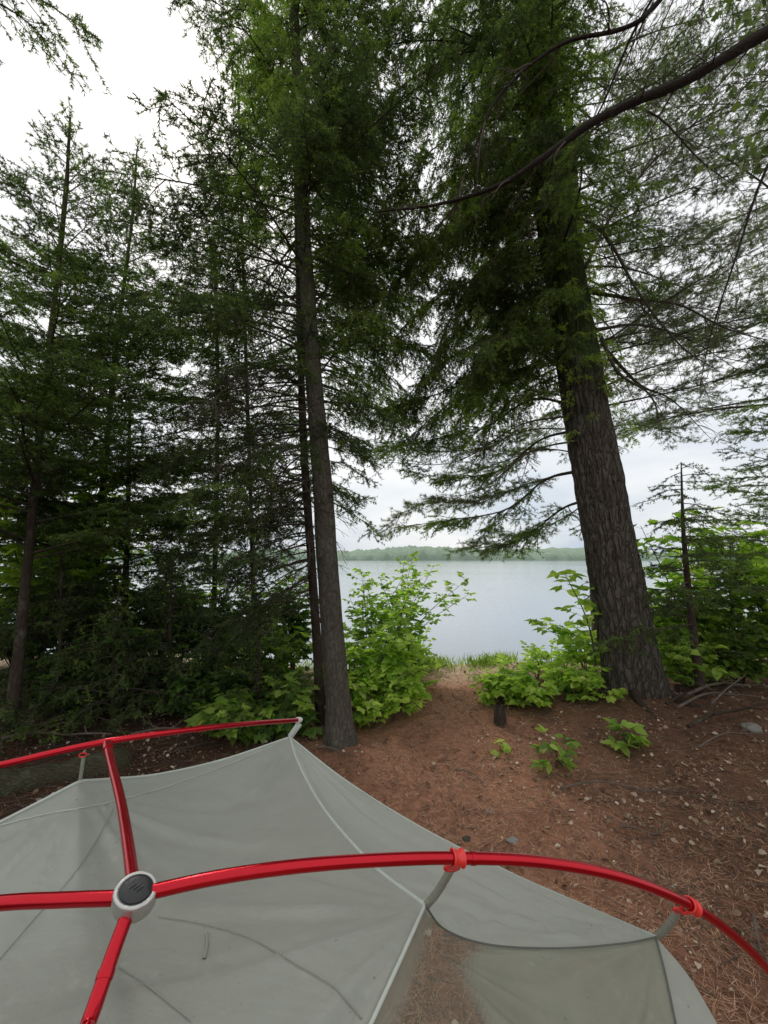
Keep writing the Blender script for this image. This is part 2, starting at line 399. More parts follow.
def add_leaves(b, pos, dirs, size, kind, tint, m=1, nz=.35):
    v, f = TPL[kind]; n = len(pos)
    if n == 0: return
    Y = nrm(dirs); Z = nrm(UP + nz * rng.normal(size=(n, 3))); X = nrm(np.cross(Y, Z)); Z = np.cross(X, Y)
    s = np.broadcast_to(np.asarray(size, float), (n,))[:, None, None]
    V = pos[:, None, :] + s * (v[None, :, 0:1] * X[:, None, :] + v[None, :, 1:2] * Y[:, None, :] + v[None, :, 2:3] * Z[:, None, :])
    F_ = (f[None] + (np.arange(n) * len(v))[:, None, None]).reshape(-1, 3)
    b.add(V.reshape(-1, 3), F_, m, np.repeat(np.clip(tint + rng.normal(0, .24, n), 0, 1), len(f)))
def shrub(name, label, base, h, spread, nst, leaf, size, nn, material, cat='shrub', tint=.5, lean=(0, 0), group=None, twl=.22, stem_r=.006, start=.25):
    z = float(gh(base[0], base[1])); base = np.array([base[0], base[1], z])
    r = empty(name, base, label, cat, group); fb = Buf()
    for s in range(nst):
        a = rng.uniform(0, 6.28); sp = spread * rng.uniform(.3, 1); hh = h * rng.uniform(.65, 1.0)
        tip = base + np.array([math.cos(a) * sp + lean[0], math.sin(a) * sp + lean[1], hh])
        mid = base + (tip - base) * np.array([.3, .3, .55]) + rng.normal(0, .03, 3)
        p = smooth([base - [0, 0, .03], mid, tip], 12)
        b = Buf(); add_tube(b, p, stem_r * (1.1 - .8 * np.linspace(0, 1, 12)), 6, jit=.04); b.build('stem', M_twig, r, True)
        cum = path_frames(p); ss = np.linspace(start * cum[-1], cum[-1] * .98, nn); A, D = along(p, cum, ss)
        for k in range(nn):
            for sg in range(2):
                az = k * 1.57 + sg * math.pi + rng.normal(0, .5)
                d = nrm(np.array([math.cos(az), math.sin(az), .35 + rng.normal(0, .25)]))
                l = twl * rng.uniform(.4, 1.1) * (1.1 - .6 * k / nn)
                e = A[k] + d * l; sticks(fb, A[k][None], e[None], .0018)
                q = max(1, int(l / (size * .55)))
                u = np.linspace(.45, 1, q)[:, None] if q > 1 else np.array([[1.0]])
                pos = A[k] + d * l * u; sd = nrm(np.cross(d, UP))
                for sg2 in (1, -1):
                    dd = nrm(d[None] * .55 + sd * sg2 * .9 + rng.normal(0, .25, (len(pos), 3)) - UP * .15)
                    add_leaves(fb, pos, dd, size * rng.uniform(.65, 1.15, len(pos)), leaf, tint)
                add_leaves(fb, e[None], d[None] - UP * .2, size, leaf, tint)
    fb.build('leaves', [M_twig, material], r)
    return r

# =================================================================== SETTING
# world
w = bpy.data.worlds.new("World"); sc.world = w; w.use_nodes = True; nt = w.node_tree; nt.nodes.clear()
SUN_EL, SUN_AZ = 48, -25      # degrees; azimuth from +Y toward +X
wo = nt.nodes.new('ShaderNodeOutputWorld')
sky = nt.nodes.new('ShaderNodeTexSky'); sky.sky_type = 'NISHITA'; sky.sun_disc = False
sky.sun_elevation = R(SUN_EL); sky.sun_rotation = R(SUN_AZ); sky.air_density = 1.2; sky.dust_density = 3.0
b1 = nt.nodes.new('ShaderNodeBackground'); b1.inputs[1].default_value = 0.10; nt.links.new(sky.outputs[0], b1.inputs[0])
tc = nt.nodes.new('ShaderNodeTexCoord'); mp = nt.nodes.new('ShaderNodeMapping'); mp.inputs['Scale'].default_value = (1.3, 1.3, 3.6)
mp.inputs['Location'].default_value = (.35, .1, .2)
nt.links.new(tc.outputs['Generated'], mp.inputs[0])
cf = noi(nt, mp.outputs[0], 1.7, 6, .55)
cc = ramp(nt, cf, [(.34, (.52, .62, .74)), (.50, (.80, .84, .88)), (.62, (.97, .97, .98))])
sp = nt.nodes.new('ShaderNodeSeparateXYZ'); nt.links.new(tc.outputs['Generated'], sp.inputs[0])
el = ramp(nt, sp.outputs[2], [(.0, (.0, .0, .0)), (.20, (.35, .35, .35)), (.36, (1, 1, 1))])
cc = mixc(nt, el, cc, (1.0, 1.0, 1.01))
b2 = nt.nodes.new('ShaderNodeBackground'); nt.links.new(cc, b2.inputs[0]); b2.inputs[1].default_value = 1.08
mx = nt.nodes.new('ShaderNodeMixShader'); mx.inputs[0].default_value = 0.88
nt.links.new(b1.outputs[0], mx.inputs[1]); nt.links.new(b2.outputs[0], mx.inputs[2]); nt.links.new(mx.outputs[0], wo.inputs[0])
sl = bpy.data.lights.new('sun', 'SUN'); sl.energy = 2.6; sl.angle = R(18); sl.color = (1, .96, .9)
so = bpy.data.objects.new('sun', sl); col.objects.link(so)
sd = Vector((math.sin(R(SUN_AZ)) * math.cos(R(SUN_EL)), math.cos(R(SUN_AZ)) * math.cos(R(SUN_EL)), math.sin(R(SUN_EL))))
so.rotation_euler = sd.to_track_quat('Z', 'Y').to_euler(); so.location = (0, 0, 20)

# ground
def axis(fine0, fine1, step, far, grow=1.25):
    a = list(np.arange(fine0, fine1, step)); s = step; x = a[-1]
    while x < far: s *= grow; x += s; a.append(x)
    s = step; x = a[0]; pre = []
    while x > -far: s *= grow; x -= s; pre.append(x)
    return np.array(pre[::-1] + a)
gx = axis(-4.5, 4.5, .035, 4000); gy = axis(.3, 6.6, .035, 4000)
X, Y = np.meshgrid(gx, gy); Z = gh(X, Y)
lx = np.clip(X * 9, -400, 400); ly = Y * 9
near = (np.abs(X) < 6) & (Y < 7) & (Y > -2)
jt = rng.normal(0, 1, Z.shape); jt = (jt + np.roll(jt, 1, 0) + np.roll(jt, 1, 1) + np.roll(jt, -1, 0)) / 4
Z = Z + near * .011 * jt
gb = Buf(); ny, nx = Z.shape
ii = (np.arange(ny - 1)[:, None] * nx + np.arange(nx - 1)[None]).ravel()
gb.add(np.stack([X, Y, Z], -1).reshape(-1, 3), np.stack([ii, ii + 1, ii + nx + 1, ii + nx], -1))
m, nt, out = mat('forest_floor'); v = coords(nt)
st = noi(nt, coords(nt, (1, 1, 1)), 1.3, 5, .6)
a1 = noi(nt, v, 28, 8, .7); a2 = noi(nt, v, 130, 4, .7)
vo = N(nt, 'ShaderNodeTexVoronoi'); vo.inputs['Scale'].default_value = 60; L(nt, v, vo.inputs['Vector'])
c = ramp(nt, a1, [(.30, (.045, .022, .014)), (.5, (.125, .060, .036)), (.70, (.225, .118, .074))])
c = mixc(nt, math_(nt, 'MULTIPLY', a2, .6), c, (.10, .042, .026))
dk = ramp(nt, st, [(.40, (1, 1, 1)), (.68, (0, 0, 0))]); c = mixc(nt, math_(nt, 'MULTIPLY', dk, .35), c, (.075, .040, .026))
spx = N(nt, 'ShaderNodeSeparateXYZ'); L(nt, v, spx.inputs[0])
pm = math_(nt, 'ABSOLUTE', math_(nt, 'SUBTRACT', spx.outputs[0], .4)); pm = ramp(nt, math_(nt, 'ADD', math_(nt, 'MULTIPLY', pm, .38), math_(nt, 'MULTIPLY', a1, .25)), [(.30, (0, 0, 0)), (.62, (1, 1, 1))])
c = mixc(nt, 1.0, c, (2.7, 2.75, 2.7), 'MULTIPLY'); c = mixc(nt, pm, c, mixc(nt, .62, c, (.050, .034, .025)))  # ground beside the path darkened, tree shade painted into the colour
lf = N(nt, 'ShaderNodeMapRange'); lf.inputs[1].default_value = -.45; lf.inputs[2].default_value = -1.3; L(nt, spx.outputs[0], lf.inputs[0]); c = mixc(nt, math_(nt, 'MULTIPLY', lf.outputs[0], .75), c, (.030, .022, .015))  # left side darkened further, painted shade below the left trees
sh = ramp(nt, math_(nt, 'ADD', spx.outputs[1], math_(nt, 'MULTIPLY', a1, .5)), [(.0, (0, 0, 0)), (1, (1, 1, 1))])
mr = N(nt, 'ShaderNodeMapRange'); mr.inputs[1].default_value = 4.75; mr.inputs[2].default_value = 5.5
L(nt, math_(nt, 'ADD', spx.outputs[1], math_(nt, 'MULTIPLY', a1, .6)), mr.inputs[0]); c = mixc(nt, mr.outputs[0], c, (.46, .36, .26))
b = N(nt, 'ShaderNodeBsdfPrincipled'); L(nt, c, b.inputs['Base Color']); b.inputs['Roughness'].default_value = .92; b.inputs['Specular IOR Level'].default_value = .15
bu = N(nt, 'ShaderNodeBump'); bu.inputs['Strength'].default_value = .8; bu.inputs['Distance'].default_value = .015
L(nt, math_(nt, 'ADD', a1, math_(nt, 'MULTIPLY', a2, .5)), bu.inputs['Height']); L(nt, bu.outputs[0], b.inputs['Normal']); L(nt, b.outputs[0], out.inputs[0])
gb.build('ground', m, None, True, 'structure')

# lake
m, nt, out = mat('lake_water'); v = coords(nt, (1, 1, 1))
b = N(nt, 'ShaderNodeBsdfPrincipled'); b.inputs['Roughness'].default_value = .07; b.inputs['IOR'].default_value = 1.5
b.inputs['Base Color'].default_value = (.22, .265, .305, 1)
bu = N(nt, 'ShaderNodeBump'); bu.inputs['Strength'].default_value = .35; bu.inputs['Distance'].default_value = .02
h1 = noi(nt, coords(nt, (.5, 1.6, 1)), 5, 4); h2 = noi(nt, coords(nt, (.02, .12, 1)), 1, 3)
L(nt, math_(nt, 'ADD', h1, math_(nt, 'MULTIPLY', h2, 1.5)), bu.inputs['Height']); L(nt, bu.outputs[0], b.inputs['Normal'])
L(nt, math_(nt, 'ADD', math_(nt, 'MULTIPLY', h2, .14), .02), b.inputs['Roughness'])
L(nt, b.outputs[0], out.inputs[0])
lb = Buf(); lb.add([[-3500, 4.6, -.2], [3500, 4.6, -.2], [3500, 3800, -.2], [-3500, 3800, -.2]], [[0, 1, 2, 3]])
lb.build('lake', m, None, False, 'structure')

# far shore: forested hills as strips with a treetop outline
def hills(name, pts, depth, hfun, colr, step):
    b = Buf(); rows = []
    k = len(pts)
    xs = np.arange(pts[0][0], pts[-1][0], step); y0 = np.interp(xs, [p[0] for p in pts], [p[1] for p in pts])
    n = 9; V = []
    for i in range(n):
        f = i / (n - 1); hh = hfun(xs) * math.sin(min(1, f * 1.5) * math.pi / 2)
        z = -.3 + hh + (rng.normal(0, 1, len(xs)) * 2.6 + 2.5 * np.sin(xs * .11 + i) if i else 0) * (1 if i else 0)
        V.append(np.stack([xs, y0 + depth * f * f, np.maximum(z, -.3 + (6.0 if i else 0))], -1))
    V = np.array(V); c = len(xs)
    jj = (np.arange(n - 1)[:, None] * c + np.arange(c - 1)[None]).ravel()
    b.add(V.reshape(-1, 3), np.stack([jj, jj + 1, jj + c + 1, jj + c], -1))
    m, nt, out = mat(name + '_forest'); bs = N(nt, 'ShaderNodeBsdfPrincipled'); bs.inputs['Roughness'].default_value = 1; bs.inputs['Specular IOR Level'].default_value = 0
    nn_ = noi(nt, coords(nt, (.05, .01, .16)), 1.6, 6, .7)
    L(nt, mixc(nt, nn_, tuple(q * .6 for q in colr), tuple(q * 1.45 for q in colr)), bs.inputs['Base Color'])
    L(nt, bs.outputs[0], out.inputs[0])
    return b.build(name, m, None, False, 'structure')
hills('far_hills', [(-2500, 900), (-300, 1150), (300, 1100), (900, 1000), (2500, 700)], 500,
      lambda x: 29 + 11 * np.sin(x * .0031 + 1.2) + 6 * np.sin(x * .013), (.20, .26, .20), 5)
hills('near_shore_hill', [(470, 520), (600, 420), (800, 330), (1300, 260)], 160,
      lambda x: 16 + 14 * sstep(480, 800, x) - 12 * (1 - sstep(470, 560, x)) + 4 * np.sin(x * .03), (.13, .18, .10), 2.5)

# =================================================================== TREES
def gz(p): return float(gh(p[0], p[1]))
# --- big pine on the right
t = trunk_px([(641, 706, 3.85, 80), (628, 650, 3.86, 68), (612, 560, 3.87, 60), (598, 480, 3.88, 56), (584, 400, 3.88, 52), (568, 300, 3.88, 46), (552, 200, 3.86, 41), (540, 100, 3.85, 36), (530, 0, 3.84, 31), (520, -140, 3.84, 22)])
t[0] = (*t[0][:2], -.12, t[0][3] * 1.02); e = t[-1]; t.append((e[0] - .2, e[1], e[2] + 2.5, .03))
t = [(a_, b_, c_, d_ * .93 - .010) for (a_, b_, c_, d_) in t]
big = Tree('pine_tree', 'huge old pine with deeply furrowed trunk leaning over the path', 'tree', t, M_barkbig, M_hem, None, (340, 150), .024, .07)
# bare, curving limbs to the right of the trunk
for q in [
    [(590, 292, 3.9), (640, 300, 3.7), (680, 305, 3.6), (730, 330, 3.5), (790, 345, 3.4)],
    [(596, 330, 3.9), (640, 325, 4.2), (690, 340, 4.4), (745, 375, 4.5)],
    [(600, 335, 3.8), (618, 372, 3.5), (650, 395, 3.3), (662, 430, 3.2)],
    [(585, 268, 3.9), (612, 215, 4.0), (650, 165, 4.1), (700, 120, 4.2), (760, 95, 4.2)],
    [(575, 215, 3.9), (605, 235, 3.6), (640, 295, 3.4), (680, 345, 3.3), (720, 372, 3.2)],
    [(570, 150, 3.9), (610, 110, 3.8), (655, 115, 3.7), (700, 160, 3.7), (740, 190, 3.7)],
    [(560, 120, 3.9), (600, 60, 4.1), (660, 30, 4.3), (740, 10, 4.4)],
    [(606, 350, 3.9), (640, 385, 4.2), (672, 400, 4.5), (710, 438, 4.8)],
]:
    big.limb(px_limb(q), .022, 'dead', .12, .8, l1=1.25)
# lower limbs going left and down over the water
for q in [
    [(578, 430, 3.9), (540, 440, 4.2), (500, 470, 4.5), (450, 478, 4.7), (400, 470, 4.9)],
    [(582, 470, 3.95), (545, 480, 4.3), (505, 510, 4.6), (450, 520, 4.9), (395, 528, 5.1)],
    [(574, 405, 3.9), (530, 400, 4.1), (480, 430, 4.5), (430, 440, 4.7), (360, 455, 4.9)],
    [(586, 500, 3.95), (560, 510, 4.4), (520, 540, 4.7), (480, 548, 4.9)],
    [(571, 370, 3.9), (520, 350, 3.9), (470, 380, 4.1), (420, 400, 4.3), (350, 420, 4.4)],
]:
    big.limb(px_limb(q), .018, 'spruce', .22, 1.15, .5, 1.1, nd=1.0)
for q in [[(580, 440, 3.8), (530, 452, 3.6), (480, 490, 3.5), (420, 500, 3.4)], [(575, 415, 3.8), (520, 425, 3.6), (455, 462, 3.5), (380, 462, 3.5)]]:
    big.limb(px_limb(q), .012, 'dead', .2, .8, l1=1.2)
# hanging foliage, left side, in tiers
for (z0, z1, n, l, tn, dn) in ((3.3, 4.6, 18, 1.7, .36, 1.0), (4.6, 6.4, 24, 2.1, .42, 1.0), (6.4, 9.2, 26, 2.2, .40, 1.0)):
    big.whorls(n, z0, z1, (120, 262), lambda f: l * rng.uniform(.5, 1.05), 5, -45, 'hemlock', .06, tint=tn, dens=dn, s0=.12)
big.whorls(12, 3.4, 6.0, (165, 215), lambda f: 1.5, 0, -55, 'hemlock', .06, tint=.45, dens=1.2, s0=.2)
for q in [
    [(555, 200, 3.9), (500, 190, 3.7), (450, 230, 3.5), (400, 300, 3.4)], [(560, 240, 3.9), (505, 250, 3.7), (460, 300, 3.6), (430, 370, 3.5)],
    [(548, 130, 3.9), (490, 120, 3.6), (420, 160, 3.4), (360, 240, 3.3)], [(545, 60, 3.9), (480, 50, 3.6), (410, 80, 3.4), (350, 140, 3.3)],
    [(540, 0, 3.9), (460, -30, 3.6), (400, 0, 3.5), (350, 60, 3.4)], [(560, 290, 3.9), (500, 300, 4.1), (440, 350, 4.3), (400, 420, 4.4)],
    [(565, 320, 3.9), (520, 330, 3.7), (480, 370, 3.6), (452, 440, 3.5)],
    [(566, 330, 3.9), (510, 330, 4.0), (440, 365, 4.1), (375, 430, 4.2)], [(562, 270, 3.9), (490, 275, 3.9), (420, 310, 3.9), (375, 370, 3.9)],
    [(556, 210, 3.9), (480, 215, 3.9), (420, 250, 3.9), (380, 310, 3.9)], [(572, 360, 3.9), (520, 370, 4.1), (455, 400, 4.3), (395, 450, 4.4)],
    [(550, 160, 3.9), (480, 170, 3.8), (430, 200, 3.8), (395, 260, 3.8)]]:
    big.limb(px_limb(q), .016, 'hemlock', .15, 1.15, .48, 1.0)
big.whorls(16, 4.0, 8.8, (-70, 60), lambda f: 1.0, 10, -35, 'hemlock', .05, tint=.5, dens=.8, mesh=False)
# shoots clothing the upper trunk
for i in range(330):
    z = 2.5 + 5.5 * rng.random() ** .75; a = rng.uniform(150, 390); c0 = big.at(z); rr = big.rad(z)
    s_ = c0 + rr * .9 * np.array([math.cos(R(a)), math.sin(R(a)), 0])
    p = limb_path(s_, a, rng.uniform(.12, .38), 25, -60, .1, 6)
    big.limb(p, .003, 'hemlock', .0, 1.3, .85, .55, mesh=False)
big.done()

# --- pale pine beyond, right hand side
t = trunk_px([(850, 640, 5.2, 18), (845, 400, 5.2, 15), (835, 150, 5.2, 12), (825, -60, 5.2, 7)])
t[0] = (*t[0][:2], -.1, t[0][3])
tp = Tree('pine_tree', 'tall pale-needled pine rising behind the right side of the huge trunk', 'tree', t, M_bark, M_pine, None, (60, 12))
tp.whorls(36, 3.1, 9.8, (115, 245), lambda f: rng.uniform(1.5, 3.6) - .8 * f, 8, -8, 'pine', .06, dens=1.0, tint=.5, s0=.25)
tp.whorls(6, 3.6, 9.5, (-80, 90), lambda f: 1.2, 10, 5, 'pine', .06, dens=.8, tint=.5, s0=.25)
tp.done()
# --- soft pine whose boughs show over the water in the middle
t = trunk_px([(596, 640, 5.0, 13), (588, 400, 5.0, 11), (575, 200, 5.0, 9), (560, 20, 5.0, 6)]); t[0] = (*t[0][:2], -.3, t[0][3])
tm = Tree('pine_tree', 'slender pale pine hidden behind the huge trunk, boughs reaching over the lake', 'tree', t, M_bark, M_pine, None, (60, 12))
for q in [
    [(590, 470, 5.0), (540, 480, 5.0), (480, 500, 5.1), (420, 505, 5.1), (380, 530, 5.2)],
    [(590, 500, 5.0), (560, 520, 5.0), (520, 535, 5.1), (450, 552, 5.1)],
    [(588, 430, 5.0), (530, 430, 5.1), (470, 450, 5.1), (400, 450, 5.2), (345, 450, 5.2)],
    [(586, 390, 5.0), (530, 380, 5.1), (470, 410, 5.2), (400, 425, 5.3)],
    [(588, 455, 5.0), (540, 450, 5.3), (480, 470, 5.4), (430, 480, 5.5)],
    [(592, 430, 5.0), (640, 425, 5.2), (690, 440, 5.3)], [(590, 350, 5.0), (650, 330, 5.2), (720, 345, 5.2)],
]:
    tm.limb(px_limb(q), .012, 'pine', .15, 1.7, .5, 1.1)
tm.whorls(64, 3.3, 8.6, (-50, 230), lambda f: 2.2 - .7 * f, 5, -5, 'pine', .06, dens=1.0, tint=.5, s0=.25)
tm.whorls(24, 4.0, 8.8, (-45, 50), lambda f: rng.uniform(1.4, 2.9), 14, -10, 'pine', .07, dens=1.0, tint=.5, s0=.3)
tm.done()

# --- central spruce
t = trunk_px([(341, 738, 3.17, 36), (338, 700, 3.17, 31), (330, 600, 3.17, 27), (322, 480, 3.17, 24), (314, 380, 3.17, 21), (306, 270, 3.17, 18), (301, 180, 3.17, 15), (296, 60, 3.17, 12), (292, -80, 3.17, 8)])
t[0] = (*t[0][:2], -.05, t[0][3]); e = t[-1]; t.append((e[0], e[1], e[2] + 1.6, .015))
t = [(a_, b_, c_, d_ * .80) for (a_, b_, c_, d_) in t]
ce = Tree('spruce_tree', 'tall straight spruce with bare grey trunk beside the left edge of the path', 'tree', t, M_bark, M_spruce, None, (160, 28), .008, .28)
ce.whorls(14, 1.9, 3.4, (150, 260), lambda f: 1.0 + .3 * f, -5, -45, 'dead', .06, dens=.7, s0=.1, l1=1.1)
ce.whorls(8, 2.4, 3.8, (-40, 60), lambda f: .7, -5, -35, 'dead', .06, dens=.7, s0=.1, l1=.9)
ce.whorls(16, 3.0, 4.6, (120, 250), lambda f: 1.5, 12, -18, 'spruce', .05, dens=.85, tint=.36, s0=.3)
ce.whorls(12, 3.5, 4.6, (-70, 90), lambda f: .8, 5, -25, 'spruce', .05, dens=.9, tint=.4, s0=.2)
ce.whorls(56, 4.3, 8.2, (0, 360), lambda f: 1.35 - .3 * f, 12, -22, 'spruce', .05, dens=1.1, tint=.42, s0=.1)
ce.whorls(20, 4.6, 6.8, (165, 300), lambda f: .75, -5, -70, 'hemlock', .05, dens=1.4, tint=1.0, s0=.05, mesh=False)
ce.done()
# --- spruce immediately left behind it
t = trunk_px([(322, 722, 3.55, 10), (314, 600, 3.55, 9), (304, 450, 3.55, 8), (300, 330, 3.55, 7), (296, 150, 3.55, 6), (292, 20, 3.55, 3)])
t[0] = (*t[0][:2], -.05, t[0][3])
c2 = Tree('spruce_tree', 'thin dark spruce standing just behind and left of the straight grey trunk', 'tree', t, M_barkdark, M_spruce, None, (80, 12), .004)
c2.whorls(30, 1.2, 3.2, (110, 290), lambda f: 1.25 * (.75 + .25 * f), -8, -42, 'dead', .05, dens=.9, s0=.08, l1=1.25)
c2.whorls(18, .9, 2.2, (120, 240), lambda f: rng.uniform(.7, 1.3), -5, -35, 'spruce', .06, dens=.9, tint=.3, s0=.3)
c2.whorls(12, 1.9, 3.2, (-50, 40), lambda f: rng.uniform(.6, 1.1), 0, -35, 'spruce', .05, dens=.9, tint=.42, s0=.25)
c2.whorls(26, 1.5, 4.8, (110, 290), lambda f: 1.35 - .35 * f, 8, -30, 'spruce', .05, dens=1.0, tint=.28, s0=.35)
c2.whorls(10, 1.9, 4.2, (-70, 80), lambda f: .75, 5, -30, 'spruce', .05, dens=.9, tint=.3, s0=.3)
c2.done()

# --- left conifers
def conifer(name, label, rows, kind, needle, nlimb, zr, Lmax, tint, dens=1.0, el=(22, 5), bark=M_barkdark, top=True, grp=None, cat='tree', mesh=True, l1=1.0, az=(0, 360), s0=.1, power=.8, nd=1.0):
    t = trunk_px(rows); t[0] = (*t[0][:2], gz(t[0]) - .05, t[0][3])
    T = Tree(name, label, cat, t, bark, needle, grp, (70, 12), .004, .3)
    T.whorls(nlimb, zr[0], zr[1], az, lambda f: Lmax * (1 - f) ** power + .12, el[0], el[1], kind, .05, dens=dens, tint=tint, s0=s0, mesh=mesh, l1=l1, nd=nd)
    if top:    # leader with upright shoots
        zt = T.t[-1, 2]
        for k in range(5):
            s_ = T.at(zt - .02 - .18 * k)
            for j in range(3):
                T.limb(limb_path(s_, rng.uniform(0, 360), .16 + .07 * k, 55, 70, .03, 6), .003, kind, .0, 1.2, tint + .1, .35, mesh=False)
        T.limb(np.array([T.at(zt - .3), T.at(zt), T.at(zt) + [0, 0, .14]]), .005, kind, 0, 1.2, tint + .1, .22, mesh=False)
    T.done(); return T
conifer('fir_tree', 'young fir with upright pointed top at the far left of the clearing',
        [(10, 738, 2.98, 17), (22, 620, 2.98, 12), (38, 450, 2.98, 9), (55, 300, 2.98, 6), (66, 190, 2.98, 5), (70, 118, 2.98, 2)], 'fir', M_fir, 88, (1.35, 4.95), 1.45, .36, .95, (18, 12))
conifer('fir_tree', 'second young fir with spindly leader just behind the far left one',
        [(84, 700, 4.0, 12), (100, 520, 4.0, 8), (116, 350, 4.0, 5), (132, 220, 4.0, 3), (137, 150, 4.0, 1.5)], 'fir', M_fir, 80, (1.4, 5.8), 1.5, .34, 1.0, (16, 5))
conifer('spruce_tree', 'bushy dark spruce in the shade between the firs and the bare trunks',
        [(212, 690, 4.9, 5), (215, 560, 4.9, 5), (218, 420, 4.9, 4), (216, 300, 4.9, 4), (214, 235, 4.9, 2)], 'spruce', M_spruce, 60, (.9, 5.4), 1.2, .34, .8, (5, -22))
conifer('spruce_tree', 'low dark spruce filling the shade below the firs',
        [(120, 705, 4.4, 9), (125, 600, 4.4, 7), (128, 500, 4.4, 5), (130, 400, 4.4, 3)], 'spruce', M_spruce, 60, (.4, 3.0), 1.3, .30, .9, (5, -15))
conifer('spruce_tree', 'dark broken spruce at the far left picture edge behind the fir',
        [(-30, 700, 4.1, 13), (-25, 520, 4.1, 11), (-20, 330, 4.1, 8), (-12, 240, 4.1, 3)], 'spruce', M_spruce, 70, (.7, 5.2), 1.6, .34, 1.0, (10, -15), az=(-100, 100))
conifer('spruce_tree', 'feathery spruce against the pale sky left of the tall straight trunk',
        [(255, 670, 5.3, 5), (250, 480, 5.3, 4), (244, 300, 5.3, 3.5), (240, 150, 5.3, 3), (238, 70, 5.3, 2)], 'spruce', M_spruce, 80, (2.0, 8.4), 1.4, .36, .75, (5, -20), power=.5)
conifer('hemlock_tree', 'lacy hemlock close behind the tall straight trunk, boughs spreading to both sides',
        [(338, 690, 4.5, 10), (323, 480, 4.5, 9), (315, 380, 4.5, 8), (307, 270, 4.5, 7), (302, 180, 4.5, 6), (296, 20, 4.5, 3)], 'hemlock', M_hem, 60, (3.4, 8.4), 1.9, .42, .8, (8, -22), power=.25, az=(-75, 75))
conifer('spruce_sapling', 'small shaded spruce sapling left of the bushy dark spruce', [(168, 716, 3.6, 5), (170, 640, 3.6, 4), (172, 560, 3.6, 2)], 'spruce', M_spruce, 34, (.15, 1.3), .7, .32, .9, (8, -10), l1=.8)
conifer('spruce_sapling', 'small shaded spruce sapling between the two left firs', [(58, 722, 3.4, 5), (60, 640, 3.4, 4), (62, 540, 3.4, 2)], 'spruce', M_spruce, 36, (.15, 1.4), .75, .30, .9, (8, -10), l1=.8)
conifer('fir_sapling', 'knee-high fir sapling in the shade near the thin dark spruce', [(258, 722, 3.5, 4), (259, 660, 3.5, 3), (260, 605, 3.5, 1.5)], 'fir', M_fir, 28, (.1, .95), .55, .36, .9, (15, 5), l1=.7)
conifer('hemlock_sapling', 'drooping hemlock sapling at the edge of the shade below the firs', [(112, 728, 3.3, 4), (114, 660, 3.3, 3), (118, 600, 3.3, 1.5)], 'hemlock', M_hem, 28, (.15, 1.0), .6, .32, .9, (15, -15), l1=.7)
# right side small trees
conifer('spruce_sapling', 'thin dead-topped spruce sapling right of the huge trunk',
        [(704, 714, 3.65, 11), (694, 640, 3.65, 9), (684, 540, 3.65, 5), (681, 462, 3.65, 1.2)], 'spruce', M_spruce, 34, (.75, 2.3), .85, .42, .95, (5, -12), top=False, l1=.8)
conifer('spruce_sapling', 'small leafy-looking spruce sapling near the right picture edge',
        [(736, 705, 4.2, 6), (734, 640, 4.2, 5), (731, 590, 4.2, 3), (730, 550, 4.2, 1.5)], 'spruce', M_spruce, 34, (.2, 1.35), .75, .45, .9, (5, -8), l1=.8)
conifer('fir_tree', 'dense green fir crowding in at the right picture edge',
        [(800, 690, 4.4, 14), (798, 500, 4.4, 11), (795, 330, 4.4, 7), (790, 255, 4.4, 3)], 'fir', M_fir, 60, (.6, 4.9), 1.2, .50, .9, (12, 0), az=(60, 300))

# --- trees whose trunks stand outside the frame, boughs reach in
ov = Tree('pine_tree', 'dark bare bough sweeping in from the right across the top of the view', 'tree',
          [(3.4, 1.7, -.05, .2), (3.3, 1.75, 2.5, .16), (3.15, 1.8, 5.5, .10), (3.1, 1.8, 8, .03)], M_barkdark, M_hem, limbmat=M_bough)
ov.limb(px_limb([(1060, -60, 1.75), (860, -10, 1.9), (768, 32, 2.0), (690, 78, 2.05), (600, 118, 2.1), (540, 160, 2.15), (500, 185, 2.2), (440, 204, 2.25), (374, 212, 2.3)], 40), .050, 'dead', .25, .32, l1=1.3, tip=.10)
ov.limb(px_limb([(1000, -330, 1.8), (760, -120, 2.0), (660, 0, 2.1), (625, 28, 2.15), (560, 45, 2.2), (500, 95, 2.25), (470, 160, 2.3), (445, 230, 2.35)], 36), .024, 'dead', .3, .5, l1=1.4, tip=.14)
ov.limb(px_limb([(960, -100, 1.8), (830, 60, 1.9), (768, 165, 2.0), (735, 260, 2.05), (712, 330, 2.1), (700, 385, 2.15)], 30), .012, 'dead', .4, .4, l1=1.3, tip=.2)
ov.limb(px_limb([(900, -300, 1.8), (720, -100, 2.2), (640, 20, 2.4), (600, 110, 2.6), (560, 170, 2.7), (520, 240, 2.7)], 30), .016, 'dead', .3, .5, l1=1.3, tip=.14)
ov.whorls(10, 4.2, 7, (-60, 120), lambda f: 1.3, 5, -20, 'hemlock', dens=1.0, tint=.4)
ov.done()
ol = Tree('spruce_tree', 'spruce bough drooping into the top left corner of the view', 'tree',
          [(-3.2, 1.2, -.05, .16), (-3.15, 1.25, 3, .12), (-3.1, 1.3, 6, .05)], M_barkdark, M_spruce)
for q in [[(-330, -60, 1.6), (-120, -60, 1.9), (10, -15, 2.1), (60, 12, 2.15), (104, 44, 2.2)], [(-330, -40, 1.6), (-120, -30, 1.9), (-20, -5, 2.1), (25, 20, 2.2), (45, 40, 2.2)]]:
    ol.limb(px_limb(q), .012, 'spruce', .5, 1.2, .35, .55)
ol.done()
